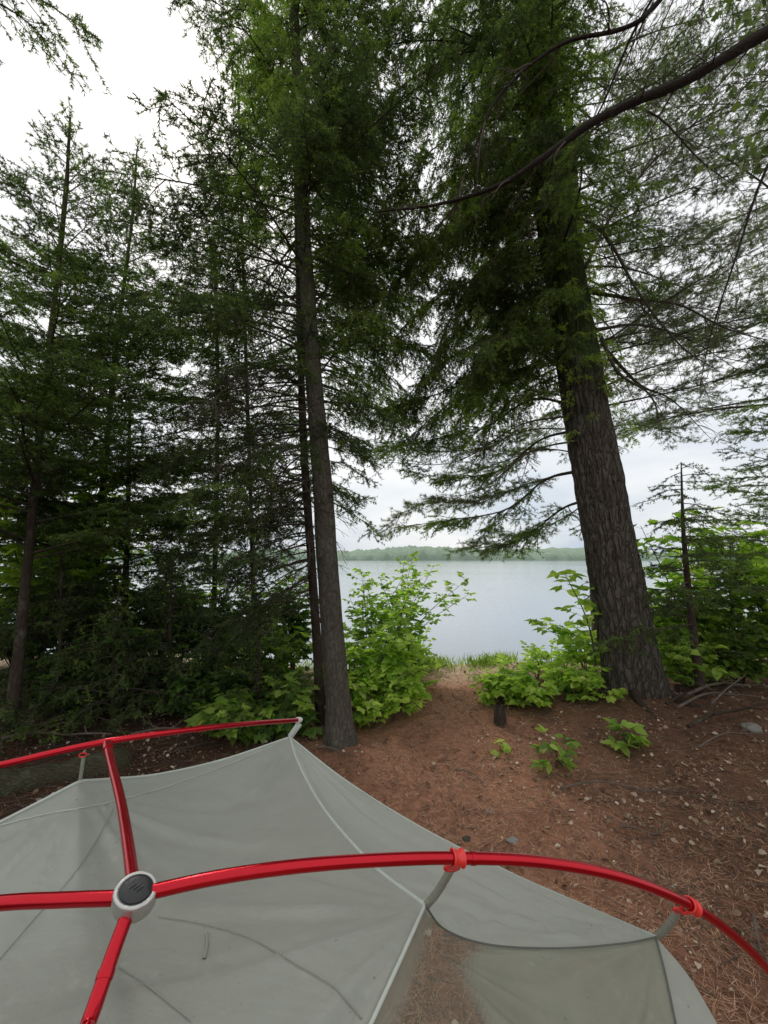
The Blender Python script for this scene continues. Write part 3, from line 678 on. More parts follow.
# broadleaf bough, top right
om = Tree('maple_tree', 'maple bough with pale leaves hanging into the top right corner', 'tree',
          [(3.9, 2.6, 0, .10), (3.9, 2.6, 3, .08), (3.8, 2.7, 6, .03)], M_bark, M_overleaf)
for q in [[(880, 60, 2.6), (800, 20, 2.8), (750, 10, 2.8), (722, 25, 2.8)], [(880, 160, 2.6), (800, 90, 2.8), (750, 75, 2.9), (712, 105, 2.9)], [(880, 200, 2.6), (810, 150, 2.8), (765, 130, 2.9), (740, 150, 2.9)]]:
    p = px_limb(q); om.limb(p, .008, 'dead', .3, .7, l1=.7)
    cum = path_frames(p); s_ = rng.uniform(.35 * cum[-1], cum[-1], 110); A, D = along(p, cum, s_)
    add_leaves(om.fol, A + rng.normal(0, .13, A.shape), rng.normal(0, 1, A.shape) - UP * .6, rng.uniform(.04, .075, 110), 'maple', .55, 1, .8)
om.done()

# =================================================================== SHRUBS AND SEEDLINGS
def gp(px, py): q = G(px, py); return (q[0], q[1])
shrub('maple_shrub', 'bright leafy maple shrub growing right beside the straight spruce trunk', gp(378, 704), 1.0, .45, 4, 'maple', .095, 7, M_maple, tint=.55, lean=(.05, .15))
shrub('alder_shrub', 'loose airy shrub with small oval leaves against the lake', gp(398, 680), 1.5, .75, 10, 'broad', .062, 12, M_maple, tint=.55, lean=(.25, .1))
shrub('alder_shrub', 'taller fine-leaved shrub right behind the straight spruce trunk', gp(366, 684), 1.3, .5, 8, 'broad', .06, 12, M_maple, tint=.5, lean=(.1, .1))
shrub('maple_shrub', 'low maple shrub drooping over the path edge left of the trail', gp(400, 705), .55, .30, 5, 'maple', .10, 5, M_maple, tint=.62)
shrub('maple_sapling', 'tall thin maple sapling with big layered leaves left of the huge trunk', gp(600, 702), 1.35, .06, 1, 'broad', .12, 11, M_maple, 'sapling', tint=.6, lean=(-.28, 0), twl=.24, stem_r=.010, start=.2)
shrub('maple_shrub', 'bushy maple shrub at the foot of the huge trunk', gp(588, 688), .62, .50, 4, 'maple', .095, 6, M_maple, tint=.6, lean=(-.1, 0))
shrub('maple_shrub', 'spreading low maple shrub between the stump and the huge trunk', gp(545, 700), .30, .50, 4, 'maple', .08, 4, M_maple, tint=.62)
shrub('sarsaparilla_plant', 'low pale green plant beside the small stump', gp(500, 702), .30, .22, 8, 'oval', .085, 5, M_maple, 'plant', tint=.62)
shrub('maple_seedling', 'small star-shaped seedling alone on the needles before the huge trunk', gp(627, 752), .16, .10, 3, 'oval', .085, 3, M_shrub, 'seedling', tint=.6, twl=.10, stem_r=.003)
shrub('fern_plant', 'drooping dark green seedling on the right side of the path', gp(556, 764), .22, .10, 2, 'oval', .075, 4, M_shrub, 'plant', tint=.45, twl=.12, stem_r=.003)
shrub('maple_seedling', 'tiny pale seedling standing on the path edge near the stump', gp(502, 748), .08, .03, 1, 'broad', .06, 2, M_maple, 'seedling', tint=.65, twl=.04, stem_r=.002)
shrub('maple_seedling', 'low leafy seedling under the white tip of the tent pole', gp(232, 742), .30, .25, 5, 'maple', .085, 4, M_shrub, 'seedling', tint=.45)
shrub('maple_seedling', 'little maple seedling in front of the thin dark spruce', gp(282, 728), .34, .22, 4, 'maple', .085, 4, M_shrub, 'seedling', tint=.55)
shrub('maple_shrub', 'leafy shrub left of the thin dark spruce catching some light', gp(275, 700), .75, .40, 6, 'maple', .09, 6, M_shrub, tint=.48)
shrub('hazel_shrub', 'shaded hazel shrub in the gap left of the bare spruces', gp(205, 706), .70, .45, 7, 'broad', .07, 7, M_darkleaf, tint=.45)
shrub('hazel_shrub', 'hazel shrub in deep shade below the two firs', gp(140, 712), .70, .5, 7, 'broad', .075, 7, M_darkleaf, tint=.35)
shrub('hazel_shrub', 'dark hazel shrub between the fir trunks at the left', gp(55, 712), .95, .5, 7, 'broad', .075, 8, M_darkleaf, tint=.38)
shrub('maple_sapling', 'maple sapling with sunlit leaves showing between the left firs', gp(28, 712), 2.5, .65, 7, 'maple', .10, 13, M_maple, 'sapling', tint=.62, twl=.35, stem_r=.010, start=.45)  # tint raised to put a backlit brightness into the leaves
shrub('maple_sapling', 'shaded maple sapling behind the low dark spruce', gp(75, 692), 2.3, .7, 7, 'maple', .09, 12, M_maple, 'sapling', tint=.6, twl=.32, stem_r=.009, start=.3)
shrub('maple_shrub', 'maple shrub by the shore glimpsed behind the bushy dark spruce', gp(180, 676), 1.1, .6, 7, 'maple', .09, 8, M_maple, tint=.5)
shrub('alder_shrub', 'shore alder seen between the bushy spruce and the thin trunk', gp(262, 672), 1.15, .5, 7, 'broad', .065, 9, M_shrub, tint=.6)
shrub('alder_shrub', 'leafy shore alder filling the gap between the thin dark trunk and the fir sapling', gp(292, 676), 1.35, .45, 8, 'broad', .065, 10, M_shrub, tint=.45)
shrub('alder_shrub', 'small alder at the shore in the gap right of the straight trunk', gp(416, 668), .42, .22, 6, 'broad', .055, 6, M_maple, tint=.65)
shrub('maple_sapling', 'bright leafed maple sapling behind the dead-topped spruce sapling', gp(700, 690), 1.9, .45, 5, 'maple', .10, 10, M_maple, 'sapling', tint=.5, twl=.3, stem_r=.009, start=.35)
shrub('maple_sapling', 'maple sapling with wide leafy crown near the right picture edge', gp(775, 700), 2.0, .5, 6, 'maple', .105, 10, M_maple, 'sapling', tint=.48, twl=.32, stem_r=.009, start=.35)
shrub('alder_shrub', 'low shore shrub in the gap right of the huge trunk', gp(680, 682), .75, .45, 7, 'broad', .07, 7, M_shrub, tint=.55)
shrub('alder_shrub', 'green shrub with drooping sprays under the right hand saplings', gp(745, 695), .8, .45, 7, 'broad', .07, 7, M_shrub, tint=.5)
shrub('hazel_shrub', 'low broad-leaved clump tucked behind the foot of the huge trunk', gp(690, 706), .45, .32, 6, 'broad', .085, 5, M_shrub, tint=.5)

for k, (px, py, h_) in enumerate([(352, 716, .35), (372, 722, .28), (395, 714, .30), (360, 700, .5), (415, 690, .32), (405, 676, .45), (345, 708, .45), (335, 690, .4)]):
    shrub('path_side_plant', 'bright leafy plant in the green fringe left of the trail', gp(px, py), h_ * 1.15, .22, 4, ('maple', 'broad', 'oval')[k % 3], (.07, .055, .06)[k % 3], 4, M_maple, 'plant', tint=.6, group='green fringe left of the trail')
for k, (px, py, h_) in enumerate([(515, 700, .16), (538, 684, .30), (560, 690, .34), (575, 704, .26), (548, 676, .32), (600, 712, .22), (535, 708, .2), (570, 680, .42)]):
    shrub('path_side_plant', 'bright leafy plant in the green fringe between the trail and the huge trunk', gp(px, py), h_ * .95, .26, 3, ('maple', 'oval', 'broad')[k % 3], (.075, .06, .055)[k % 3], 4, M_maple, 'plant', tint=.62, group='green fringe right of the trail')
for k in range(16):   # seedlings scattered in the shade
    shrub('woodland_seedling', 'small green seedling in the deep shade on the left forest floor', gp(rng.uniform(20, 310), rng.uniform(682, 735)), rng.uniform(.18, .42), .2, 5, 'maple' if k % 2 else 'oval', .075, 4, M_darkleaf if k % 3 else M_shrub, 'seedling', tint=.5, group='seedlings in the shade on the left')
for k in range(11):
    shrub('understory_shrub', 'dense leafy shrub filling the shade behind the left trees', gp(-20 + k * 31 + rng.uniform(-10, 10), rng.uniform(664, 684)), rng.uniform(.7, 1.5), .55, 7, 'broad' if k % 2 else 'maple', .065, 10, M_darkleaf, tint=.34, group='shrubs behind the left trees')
for k in range(6):
    shrub('understory_shrub', 'low leafy shrub in the green thicket at the right', gp(672 + k * 24 + rng.uniform(-8, 8), rng.uniform(668, 700)), rng.uniform(.5, 1.1), .45, 7, 'broad' if k % 2 else 'maple', .08, 8, M_shrub, tint=.52, group='shrubs in the right thicket')
# grass tuft strip at the shore
b = Buf(); n = 5200; x = rng.uniform(-4.5, 5, n); x[:2600] = rng.uniform(.2, 2.4, 2600); y = shore_y(x) - .02 - np.abs(rng.normal(0, .16, n)); z = gh(x, y)
d = np.stack([rng.normal(0, .35, n), rng.normal(0, .35, n), np.ones(n)], -1); l = rng.uniform(.05, .16, n)[:, None]; a = np.stack([x, y, z], -1)
keep = (np.sin(x * 5.3) + np.sin(x * 2.1 + 1) + rng.normal(0, .5, n)) > -.3; a, d, l = a[keep], d[keep], l[keep]; n = len(a)
ww = nrm(np.cross(d, rng.normal(size=(n, 3)))) * .004
mid = a + d * l * .6; tip = a + d * l + rng.normal(0, .02, (n, 3)) - UP * .01
b.add(np.stack([a - ww, a + ww, mid + ww * .8, tip, mid - ww * .8], 1).reshape(-1, 3), np.arange(5 * n).reshape(-1, 5), 0, rng.random(n))
tag(b.build('shore_grass', M_grass), 'short bright green grass along the waterline', 'grass', None, 'stuff')

# litter: needles, leaves, twigs
b = Buf(); n = 95000; y = .9 + 4.3 * rng.random(n) ** 1.25; x = rng.uniform(-1, 1, n) * (y * 1.05 + .3) + .1; z = gh(x, y) + rng.uniform(.001, .009, n)
az = rng.uniform(0, 6.28, n); d = np.stack([np.cos(az), np.sin(az), rng.normal(0, .12, n)], -1); l = rng.uniform(.03, .075, n)[:, None]
a = np.stack([x, y, z], -1); ww = np.stack([-d[:, 1], d[:, 0], np.zeros(n)], -1) * .0011
off = np.abs(x - .35); tn = np.clip(.62 - .16 * sstep(.6, 2.2, off) - .4 * (1 - sstep(-1.4, -.5, x)) + rng.normal(0, .24, n), 0, 1)  # needle tint lowered off the path and at left to follow the painted shade
b.add(np.stack([a - ww, a + ww, a + d * l + ww * .4, a + d * l - ww * .4], 1).reshape(-1, 3), np.arange(4 * n).reshape(-1, 4), 0, tn)
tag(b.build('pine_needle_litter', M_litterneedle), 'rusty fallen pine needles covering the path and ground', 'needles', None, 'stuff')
b = Buf(); n = 26000; y = .95 + 4.1 * rng.random(n); x = rng.uniform(-1, 1, n) * (y * 1.0 + .4) + .2
cl_ = .5 + .5 * np.sin(x * 5.1 + 2 * np.sin(y * 3.3)) * np.sin(y * 6.3 + 1.5 * np.sin(x * 4.1))      # leaves gather in drifts
keep = rng.random(n) < (.10 + .9 * sstep(.25, 1.0, np.abs(x - .25)) * cl_ ** 1.1); x, y = x[keep], y[keep]; n = len(x)
a = np.stack([x, y, gh(x, y) + rng.uniform(.006, .016, n)], -1); az = rng.uniform(0, 6.28, n)
sz = .009 + .030 * rng.random(n) ** 2.6; kk = rng.random(n) < .5
for q, kd in ((kk, 'broad'), (~kk, 'oval')):
    add_leaves(b, a[q], np.stack([np.cos(az[q]), np.sin(az[q]), rng.normal(0, .35, q.sum())], -1), sz[q], kd, rng.uniform(-.1, 1.0, q.sum()) ** 1 , 0, .8)
n = 170; y = 1.0 + 3.6 * rng.random(n); x = rng.uniform(-.5, 1, n) * (y * 1.0 + .3) + .3; a = np.stack([x, y, gh(x, y) + .012], -1); az = rng.uniform(0, 6.28, n)
add_leaves(b, a, np.stack([np.cos(az), np.sin(az), rng.normal(0, .25, n)], -1), rng.uniform(.02, .055, n), 'maple', .55, 0, .6)
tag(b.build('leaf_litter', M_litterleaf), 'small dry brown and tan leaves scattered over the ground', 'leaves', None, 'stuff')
b = Buf(); n = 3800; y = 1.0 + 4.0 * rng.random(n); x = rng.uniform(-1, 1, n) * (y + .4) + .2; z = gh(x, y) + .008; az = rng.uniform(0, 6.28, n)
a = np.stack([x, y, z], -1); d = np.stack([np.cos(az), np.sin(az), rng.normal(0, .06, n)], -1); l = rng.uniform(.04, .22, n)[:, None] * (.5 + sstep(.4, 1.6, np.abs(x - .3)))[:, None]
sticks(b, a, a + d * l, rng.uniform(.001, .0028, n)); tag(b.build('twig_litter', M_deadwood), 'thin broken twigs strewn among the needles', 'twigs', None, 'stuff')

# sticks one can point to
def stick(label, pxs, r, forks=2, lift=.012, mt=M_deadwood, name='fallen_stick'):
    g = [G(*q) for q in pxs]; p = np.array([[q[0], q[1], float(gh(q[0], q[1])) + lift] for q in g])
    p = smooth(p, 16); p[:, 2] += r + .02 * np.abs(np.sin(np.linspace(0, 5, 16))) * (lift > .005)
    b = Buf(); add_tube(b, p, r * (1.1 - .7 * np.linspace(0, 1, 16)), 7, jit=.08)
    for k in range(forks):
        i = rng.integers(4, 13); a = rng.uniform(0, 6.28); d = np.array([math.cos(a), math.sin(a), .25]); l = rng.uniform(.06, .2)
        add_tube(b, smooth([p[i], p[i] + d * l * .5, p[i] + d * l + [0, 0, .01]], 6), r * .5 * (1 - .6 * np.linspace(0, 1, 6)), 6, jit=.05)
    tag(b.build(name, mt, None, True), label, 'stick')
stick('long dark stick lying across the ground right of the path', [(560, 784), (600, 782), (650, 790), (680, 792)], .006)
stick('thin grey stick bent at the near right edge of the ground', [(752, 905), (757, 930), (768, 955)], .006, 3)
stick('pale thin stick lying at the foot of the bare spruce trunk', [(318, 746), (338, 750), (358, 757)], .007, 1)
stick('arched branch in the brush tangle right of the huge trunk', [(680, 735), (720, 722), (775, 730)], .010, 4, .10)
stick('grey branch lying in the tangle under the right hand saplings', [(690, 722), (730, 712), (780, 718)], .012, 4, .10)
stick('crooked twiggy branch on top of the brush tangle', [(715, 738), (742, 715), (760, 690)], .007, 4, .15)
stick('thin forked stick on the open needles right of the path', [(620, 815), (650, 824), (672, 818)], .005, 3)
stick('thin bent stick in the middle of the trail', [(455, 760), (478, 770), (488, 782)], .004, 1)
stick('slim dead stick standing at a slant behind the far red pole', [(76, 742), (98, 735), (120, 742)], .005, 1, .06)
stick('dark branch lying in shade at the left behind the tent', [(0, 760), (50, 752), (110, 756)], .012, 4, .05)
stick('brown branch on the shaded ground near the log', [(130, 748), (175, 740), (225, 736)], .009, 4, .03)
stick('dry branch by the left shrubs in the shade', [(160, 725), (200, 722), (250, 728)], .008, 4, .04)

stick('dark broken branch at the rear of the brush tangle', [(668, 728), (700, 716), (742, 708)], .011, 4, .06, M_barkdark)
stick('mossy dark branch crossing low through the brush tangle', [(690, 745), (728, 733), (772, 728)], .013, 4, .05, M_barkdark)
stick('slender forked branch at the front of the brush tangle', [(700, 762), (735, 752), (775, 757)], .006, 5, .04)
# log
p0, p1 = G(-60, 800, .1), G(132, 760, .07); pp = smooth([p0, (p0 + p1) / 2 + [0, .02, -.01], p1], 40)
b = Buf(); add_tube(b, pp, (.080 + .007 * np.sin(np.linspace(0, 9, 40)) + .004 * np.sin(np.linspace(0, 31, 40))) * np.concatenate([np.ones(36), [.97, .9, .78, .5]]), 24, jit=.035); b.add(*[np.array([p1 + [0, 0, 0]]), []]) if False else None
pb = Buf(); tag(b.build('fallen_log', M_log, None, True), 'mossy fallen log lying behind the left end of the tent', 'log')

# rocks
M_rock = simple('rock', (.20, .19, .165), .9, nscale=25, namt=.5, bump=.6, bscale=60)
M_mossrock = simple('mossy_rock', (.045, .048, .030), .95, nscale=18, namt=.5, bump=.6, bscale=60)
def rock(label, px, py, s, mt):
    bm_v = []; g = G(px, py); z = float(gh(g[0], g[1])); n1, n2 = 14, 20; V = []
    for i in range(n1 + 1):
        for j in range(n2):
            th = math.pi * i / n1; ph = 2 * math.pi * j / n2; d = Vector((math.sin(th) * math.cos(ph), math.sin(th) * math.sin(ph), math.cos(th)))
            k = 1 + .35 * mnoise.noise(d * 1.3 + Vector((px, py, 0))) + .08 * mnoise.noise(d * 5)
            V.append([d.x * s[0] * k, d.y * s[1] * k, d.z * s[2] * k])
    i = np.arange(n1)[:, None] * n2; j = np.arange(n2)[None]; j2 = (j + 1) % n2
    b = Buf(); b.add(np.array(V) + [g[0], g[1], z + s[2] * .25], np.stack([i + j, i + n2 + j, i + n2 + j2, i + j2], -1).reshape(-1, 4))
    tag(b.build('rock', mt, None, True), label, 'rock')
rock('flat pale rock half buried in the trail', 512, 828, (.032, .022, .014), M_rock)
rock('small dark mossy stone left of the flat pale rock', 466, 822, (.022, .018, .013), M_mossrock)
rock('mossy boulder in the shade among the left seedlings', 243, 722, (.13, .10, .085), M_mossrock)
rock('tiny grey stone near the path edge', 488, 800, (.012, .010, .008), M_rock)
rock('grey stone in the brush near the right picture edge', 752, 742, (.07, .05, .04), M_rock)

# stump (hollow-looking with a broken rim)
g = G(500, 722); z = float(gh(g[0], g[1])); b = Buf(); n = 18; th = np.linspace(0, 2 * math.pi, n, endpoint=False); V = []
prof = [(.055, -.03), (.050, .03), (.046, .09), (.045, .13)]
for r_, zz in prof:
    for k, a in enumerate(th):
        rr = r_ * (1 + .10 * math.sin(3 * a + 1) + rng.normal(0, .04)); V.append([g[0] + rr * math.cos(a), g[1] + rr * math.sin(a), z + zz + (rng.uniform(-.03, .03) if zz > .1 else 0)])
for k, a in enumerate(th): V.append([g[0] + .030 * math.cos(a), g[1] + .030 * math.sin(a), z + .10 + rng.uniform(-.02, .01)])
i = np.arange(4)[:, None] * n; j = np.arange(n)[None]; j2 = (j + 1) % n
b.add(V, np.stack([i + j, i + j2, i + n + j2, i + n + j], -1).reshape(-1, 4)); b.add(np.array(V[-n:]), [list(range(n))])
tag(b.build('tree_stump', M_barkdark, None, False), 'small dark broken stump beside the trail', 'stump')

# surface roots of the huge pine
rb = [(-1.2, .25), (-2.3, .4), (-.4, .4), (2.9, .4), (-3.1, .3)]
for a, l in rb:
    c0 = np.array([2.42, 3.85, 0]); p = []
    for k in range(12):
        f = k / 11; x = c0[0] + math.cos(a + .4 * f) * (.28 + l * f); y = c0[1] + math.sin(a + .4 * f) * (.28 + l * f)
        p.append([x, y, float(gh(x, y)) + .03 * (1 - f) ** 1.5 - .012 * f])
    b = Buf(); add_tube(b, smooth(p, 24), .042 * (1 - .8 * np.linspace(0, 1, 24)), 10, jit=.05); b.build('root', M_barkdark, big.root, True)

# =================================================================== TENT
tent = empty('tent', (0.1, .45, 0), 'pale grey-green mesh tent body strung from red metal poles by a silver hub', 'tent')
def fabric(name, colr, alpha, uvalpha=False):
    m, nt, out = mat(name)
    n1 = noi(nt, coords(nt), 7, 5); c = mixc(nt, n1, tuple(q * .86 for q in colr), tuple(q * 1.1 for q in colr))
    spk = ramp(nt, noi(nt, coords(nt), 210, 2, .5), [(.73, (0, 0, 0)), (.76, (1, 1, 1))]); c = mixc(nt, math_(nt, 'MULTIPLY', spk, .5), c, (.10, .085, .06))
    n5 = noi(nt, coords(nt), 38, 6, .7); c = mixc(nt, math_(nt, 'MULTIPLY', n5, .35), c, tuple(q * .62 for q in colr))
    # woven threads
    wv = N(nt, 'ShaderNodeTexNoise'); wv.inputs['Scale'].default_value = 900; wv.inputs['Detail'].default_value = 2; L(nt, coords(nt), wv.inputs['Vector'])
    b = N(nt, 'ShaderNodeBsdfPrincipled'); L(nt, c, b.inputs['Base Color']); b.inputs['Roughness'].default_value = .42; b.inputs['Specular IOR Level'].default_value = .35
    b.inputs['Sheen Weight'].default_value = .15
    cr = noi(nt, coords(nt, (1.0, 2.4, 1.6)), 9, 5, .6); bu = N(nt, 'ShaderNodeBump'); bu.inputs['Strength'].default_value = .35; bu.inputs['Distance'].default_value = .012
    L(nt, math_(nt, 'ADD', cr, math_(nt, 'MULTIPLY', wv.outputs['Fac'], .02)), bu.inputs['Height']); L(nt, bu.outputs[0], b.inputs['Normal'])
    t = N(nt, 'ShaderNodeBsdfTranslucent'); L(nt, c, t.inputs[0]); mx = N(nt, 'ShaderNodeMixShader'); mx.inputs[0].default_value = .3
    L(nt, b.outputs[0], mx.inputs[1]); L(nt, t.outputs[0], mx.inputs[2])
    tr = N(nt, 'ShaderNodeBsdfTransparent'); m2 = N(nt, 'ShaderNodeMixShader')
    if uvalpha:
        at = N(nt, 'ShaderNodeAttribute'); at.attribute_name = 'tint'
        L(nt, at.outputs['Fac'], m2.inputs[0])
    else: m2.inputs[0].default_value = alpha
    L(nt, tr.outputs[0], m2.inputs[1]); L(nt, mx.outputs[0], m2.inputs[2]); L(nt, m2.outputs[0], out.inputs[0])
    return m
M_can = fabric('tent_mesh', (.48, .525, .46), .82)
M_side = fabric('tent_nylon', (.54, .59, .52), .90)
M_door = fabric('tent_door_mesh', (.34, .37, .29), .5, True)
M_wall = fabric('tent_wall_mesh', (.34, .37, .30), .22)
M_seam = simple('seam_tape', (.46, .50, .44), .6, nscale=90, namt=.15)
M_seamdark = simple('seam_thread', (.10, .11, .095), .7, nscale=90, namt=.15)
M_strap = simple('webbing', (.27, .275, .22), .75, nscale=300, namt=.3, bump=.6, bscale=900)
M_red = simple('red_aluminium', (.50, .004, .015), .20, .72, .5, .2, nscale=40, namt=.10)
M_clip = simple('red_plastic', (.72, .035, .03), .38, 0, .5, .1)
M_silver = simple('hub_aluminium', (.50, .50, .47), .38, .75, .5, nscale=160, namt=.08, bump=.2, bscale=500)
M_black = simple('hub_rubber', (.016, .017, .018), .42, 0, .5, nscale=60, namt=.2, bump=.2, bscale=300)
M_white = simple('white_plastic', (.70, .70, .68), .4)
M_floor = simple('tent_floor', (.16, .17, .15), .6)

def coons(top, right, bottom, left, nu, nv, sag=0.0):
    """top: u at v=0; bottom: u at v=1; left: v at u=0; right: v at u=1"""
    u = np.linspace(0, 1, nu)[None, :, None]; v = np.linspace(0, 1, nv)[:, None, None]
    c0, c1, d0, d1 = top[None], bottom[None], left[:, None], right[:, None]
    S = (1 - v) * c0 + v * c1 + (1 - u) * d0 + u * d1 - ((1 - u) * (1 - v) * top[0] + u * (1 - v) * top[-1] + (1 - u) * v * bottom[0] + u * v * bottom[-1])
    S[..., 2] -= (sag * 16 * (u * (1 - u) * v * (1 - v)))[..., 0]
    return S
def res(p, n):
    c = path_frames(p); s = np.linspace(0, c[-1], n); return np.stack([np.interp(s, c, p[:, i]) for i in range(3)], -1)
def curve(*legs, n=60):
    """legs of pixel points; each leg smooth on its own, corners between legs"""
    out = []
    for lg in legs:
        q = smooth([np.array(x) if len(x) == 3 and isinstance(x, np.ndarray) else P(*x) for x in lg], 40); out.append(q if not out else q[1:])
    return res(np.vstack(out), n)
def grid_faces(nv, nu):
    ii = (np.arange(nv - 1)[:, None] * nu + np.arange(nu - 1)[None]).ravel(); return np.stack([ii, ii + 1, ii + nu + 1, ii + nu], -1)
def folds(S, amp=.0050):
    """tension folds running out from the corners where the cloth is hung"""
    S = S.copy(); T1 = np.gradient(S, axis=0); T2 = np.gradient(S, axis=1); Nn = nrm(np.cross(T1, T2)); h = np.zeros(S.shape[:2])
    for k, q in enumerate(((80, 781, .54), (290, 737, .86), (425, 905, .372), (656, 937, .44))):
        v = S - P(*q); d = np.linalg.norm(v, axis=-1); a = np.arctan2(v[..., 1], v[..., 0])
        h += amp * np.exp(-d / .13) * np.clip((d - .012) / .09, 0, 1) * (np.sin(a * 19 + k) + .6 * np.sin(a * 31 + 2 * k) + .5 * np.sin(a * 9))
    h += .0026 * np.sin(S[..., 0] * 21 + S[..., 1] * 9) * np.sin(S[..., 1] * 17 - S[..., 0] * 5)
    nu_, nv_ = S.shape[1], S.shape[0]; u = np.linspace(0, 1, nu_)[None]; v = np.linspace(0, 1, nv_)[:, None]
    return S + Nn * (h * np.clip(u * (1 - u) * 20, 0, 1) * np.clip(v * (1 - v) * 20, 0, 1))[..., None]
def panel(name, S, mt, tint=None):
    b = Buf(); nv, nu = S.shape[:2]; b.add(S.reshape(-1, 3), grid_faces(nv, nu), 0, tint); return b.build(name, mt, tent, True)
NU = 90
B_, C_, D_, E_ = (80, 781, .54), (290, 737, .86), (425, 905, .372), (656, 937, .44)
left_edge = (-170, 905, .46); LB = (-190, 1150, .20); RB = (338, 1095, .265); DB = (690, 1095, .36)
topc = curve([left_edge, (-60, 850, .48), (0, 822, .50), B_], [B_, (110, 779, .585), (160, 774, .66), (225, 759, .76), C_], n=NU)
rightc = curve([C_, (298, 762, .78), (322, 806, .63), (370, 862, .47), D_], [D_, (398, 965, .325), RB], n=NU)
botc = curve([LB, (60, 1120, .22), RB], n=NU)
leftc = curve([left_edge, (-190, 1020, .32), LB], n=NU)
S1 = folds(coons(topc, rightc, botc, leftc, NU, NU, .012))
roof = panel('roof_panel', S1, M_can)
seamCD = curve([C_, (298, 762, .78), (322, 806, .63), (370, 862, .47), D_], n=60)
darkDE = curve([D_, (446, 930, .385), (492, 945, .40), (562, 948, .415), (625, 943, .43), E_], n=60)
silCE = curve([C_, (345, 780, .835), (415, 824, .78), (500, 868, .69), (585, 906, .56), E_], n=60)
one = np.repeat(P(*C_)[None], 60, 0)
S2 = coons(seamCD, darkDE, silCE, one, 60, 60, .0)     # u: from C along; v: seam -> silhouette
S2 = coons(one, seamCD[::1], darkDE, silCE, 60, 60) if False else S2
S2 = folds(S2, .0065)
side = panel('side_panel', S2, M_side)
seamDB = curve([D_, (398, 965, .325), RB], n=50)
seamEB = curve([E_, (668, 985, .415), DB], n=50)
botDE = curve([RB, (520, 1100, .32), DB], n=60)
S3 = coons(darkDE, seamEB, botDE, seamDB, 60, 50, .004)
S3 = folds(S3, .0045)
uu, vv = np.meshgrid(np.linspace(0, 1, 59), np.linspace(0, 1, 49))
al = .22 + .58 * sstep(.24, .34, uu + .06 * np.sin(vv * 7)) + .40 * (1 - sstep(.02, .10, uu)) + .12 * (1 - sstep(0, .08, vv))
door = panel('door_panel', S3, M_door, np.clip(al, 0, .93).ravel())
# walls falling to the ground (real, mostly out of sight)
def wall(name, topcurve, foot, mt, bulge=.03, n=24):
    foot = res(np.array(foot, float), len(topcurve)); v = np.linspace(0, 1, n)[:, None, None]
    S = topcurve[None] * (1 - v) + foot[None] * v; S[..., 2] -= .0; return panel(name, S, mt)
zf = lambda x, y: (x, y, float(gh(x, y)) + .02)
cLF, cFR, cNR, cNL = zf(-1.25, .95), zf(.62, 1.02), zf(.78, .12), zf(-1.2, -.1)
silER = curve([E_, (690, 978, .425), (732, 1050, .40)], n=40)
edgeR = res(silER, 50); panel('end_panel', coons(np.repeat(P(*E_)[None], 30, 0), edgeR, curve([DB, (732, 1050, .40)], n=30), seamEB, 30, 50), M_can)
wall('back_wall', topc, [cLF, zf(-.4, .98), zf(-.1, .98)], M_wall)
wall('back_wall', silCE, [zf(-.1, .98), cFR], M_wall)
wall('end_wall', silER, [cFR, zf(.72, .5)], M_wall)
wall('front_wall', botc, [cNL, zf(-.1, -.02)], M_wall)
wall('front_wall', botDE, [zf(-.1, -.02), cNR], M_wall)
wall('end_wall', leftc, [cLF, cNL], M_wall)
b = Buf(); b.add(np.array([cLF, cFR, cNR, cNL]) + [0, 0, .006], [[3, 2, 1, 0]]); 
# seams laid on the fabric
trees_bvh = []
for o in (roof, side, door):
    me = o.data; vs = [o.matrix_parent_inverse @ Vector(v.co) + tent.location for v in me.vertices]
    trees_bvh.append(BVHTree.FromPolygons(vs, [tuple(p.vertices) for p in me.polygons]))
cam0 = Vector((0, 0, CH))
def on_cloth(px, py, lift=.0012):
    d = Vector(ray(px, py)).normalized(); best = None
    for t_ in trees_bvh:
        h = t_.ray_cast(cam0, d)
        if h[0] is not None and (best is None or h[3] < best[3]): best = h
    if best is None: return None
    nrm_ = best[1] if best[1].dot(d) < 0 else -best[1]
    return np.array(best[0] + nrm_ * lift)
def ribbon(name, p, wd, mt, up=None, thick=.0006, parent=None):
    p = np.asarray(p); T = nrm(np.gradient(p, axis=0)); V_ = nrm(p - np.array([0, 0, CH])) if up is None else np.broadcast_to(up, p.shape)
    S = nrm(np.cross(T, V_)) * wd / 2; Nn = nrm(np.cross(S, T)) * thick
    n = len(p); V = np.concatenate([p - S, p + S, p + S + Nn, p - S + Nn]); i = np.arange(n - 1)
    f = np.concatenate([np.stack([i + a * n, i + 1 + a * n, i + 1 + c * n, i + c * n], -1) for a, c in ((0, 1), (1, 2), (2, 3), (3, 0))])
    b = Buf(); b.add(V, f); return b.build(name, mt, parent or tent, True)
def cloth_line(name, pxs, wd, mt, n=60):
    q = smooth(pxs, n); p = [on_cloth(*x) for x in q]; p = np.array([x for x in p if x is not None])
    if len(p) > 3: ribbon(name, p, wd, mt)
lift = lambda c: c + nrm(np.array([0, 0, CH]) - c) * .0025
ribbon('seam', lift(seamCD), .0034, M_seam); ribbon('seam', lift(seamDB), .0026, M_seam)
ribbon('seam', lift(darkDE), .0014, M_seamdark); ribbon('seam', lift(seamEB), .0016, M_seamdark); ribbon('seam', lift(silCE), .003, M_seam)
ribbon('seam', lift(topc[8:]), .0035, M_seam)
M_ghost = simple('inner_seam_shadow', (.25, .27, .22), .8)
cloth_line('inner_seam_or_shadow', [(158, 918), (200, 925), (250, 940), (300, 968), (335, 990), (362, 1020)], .0005, M_ghost)
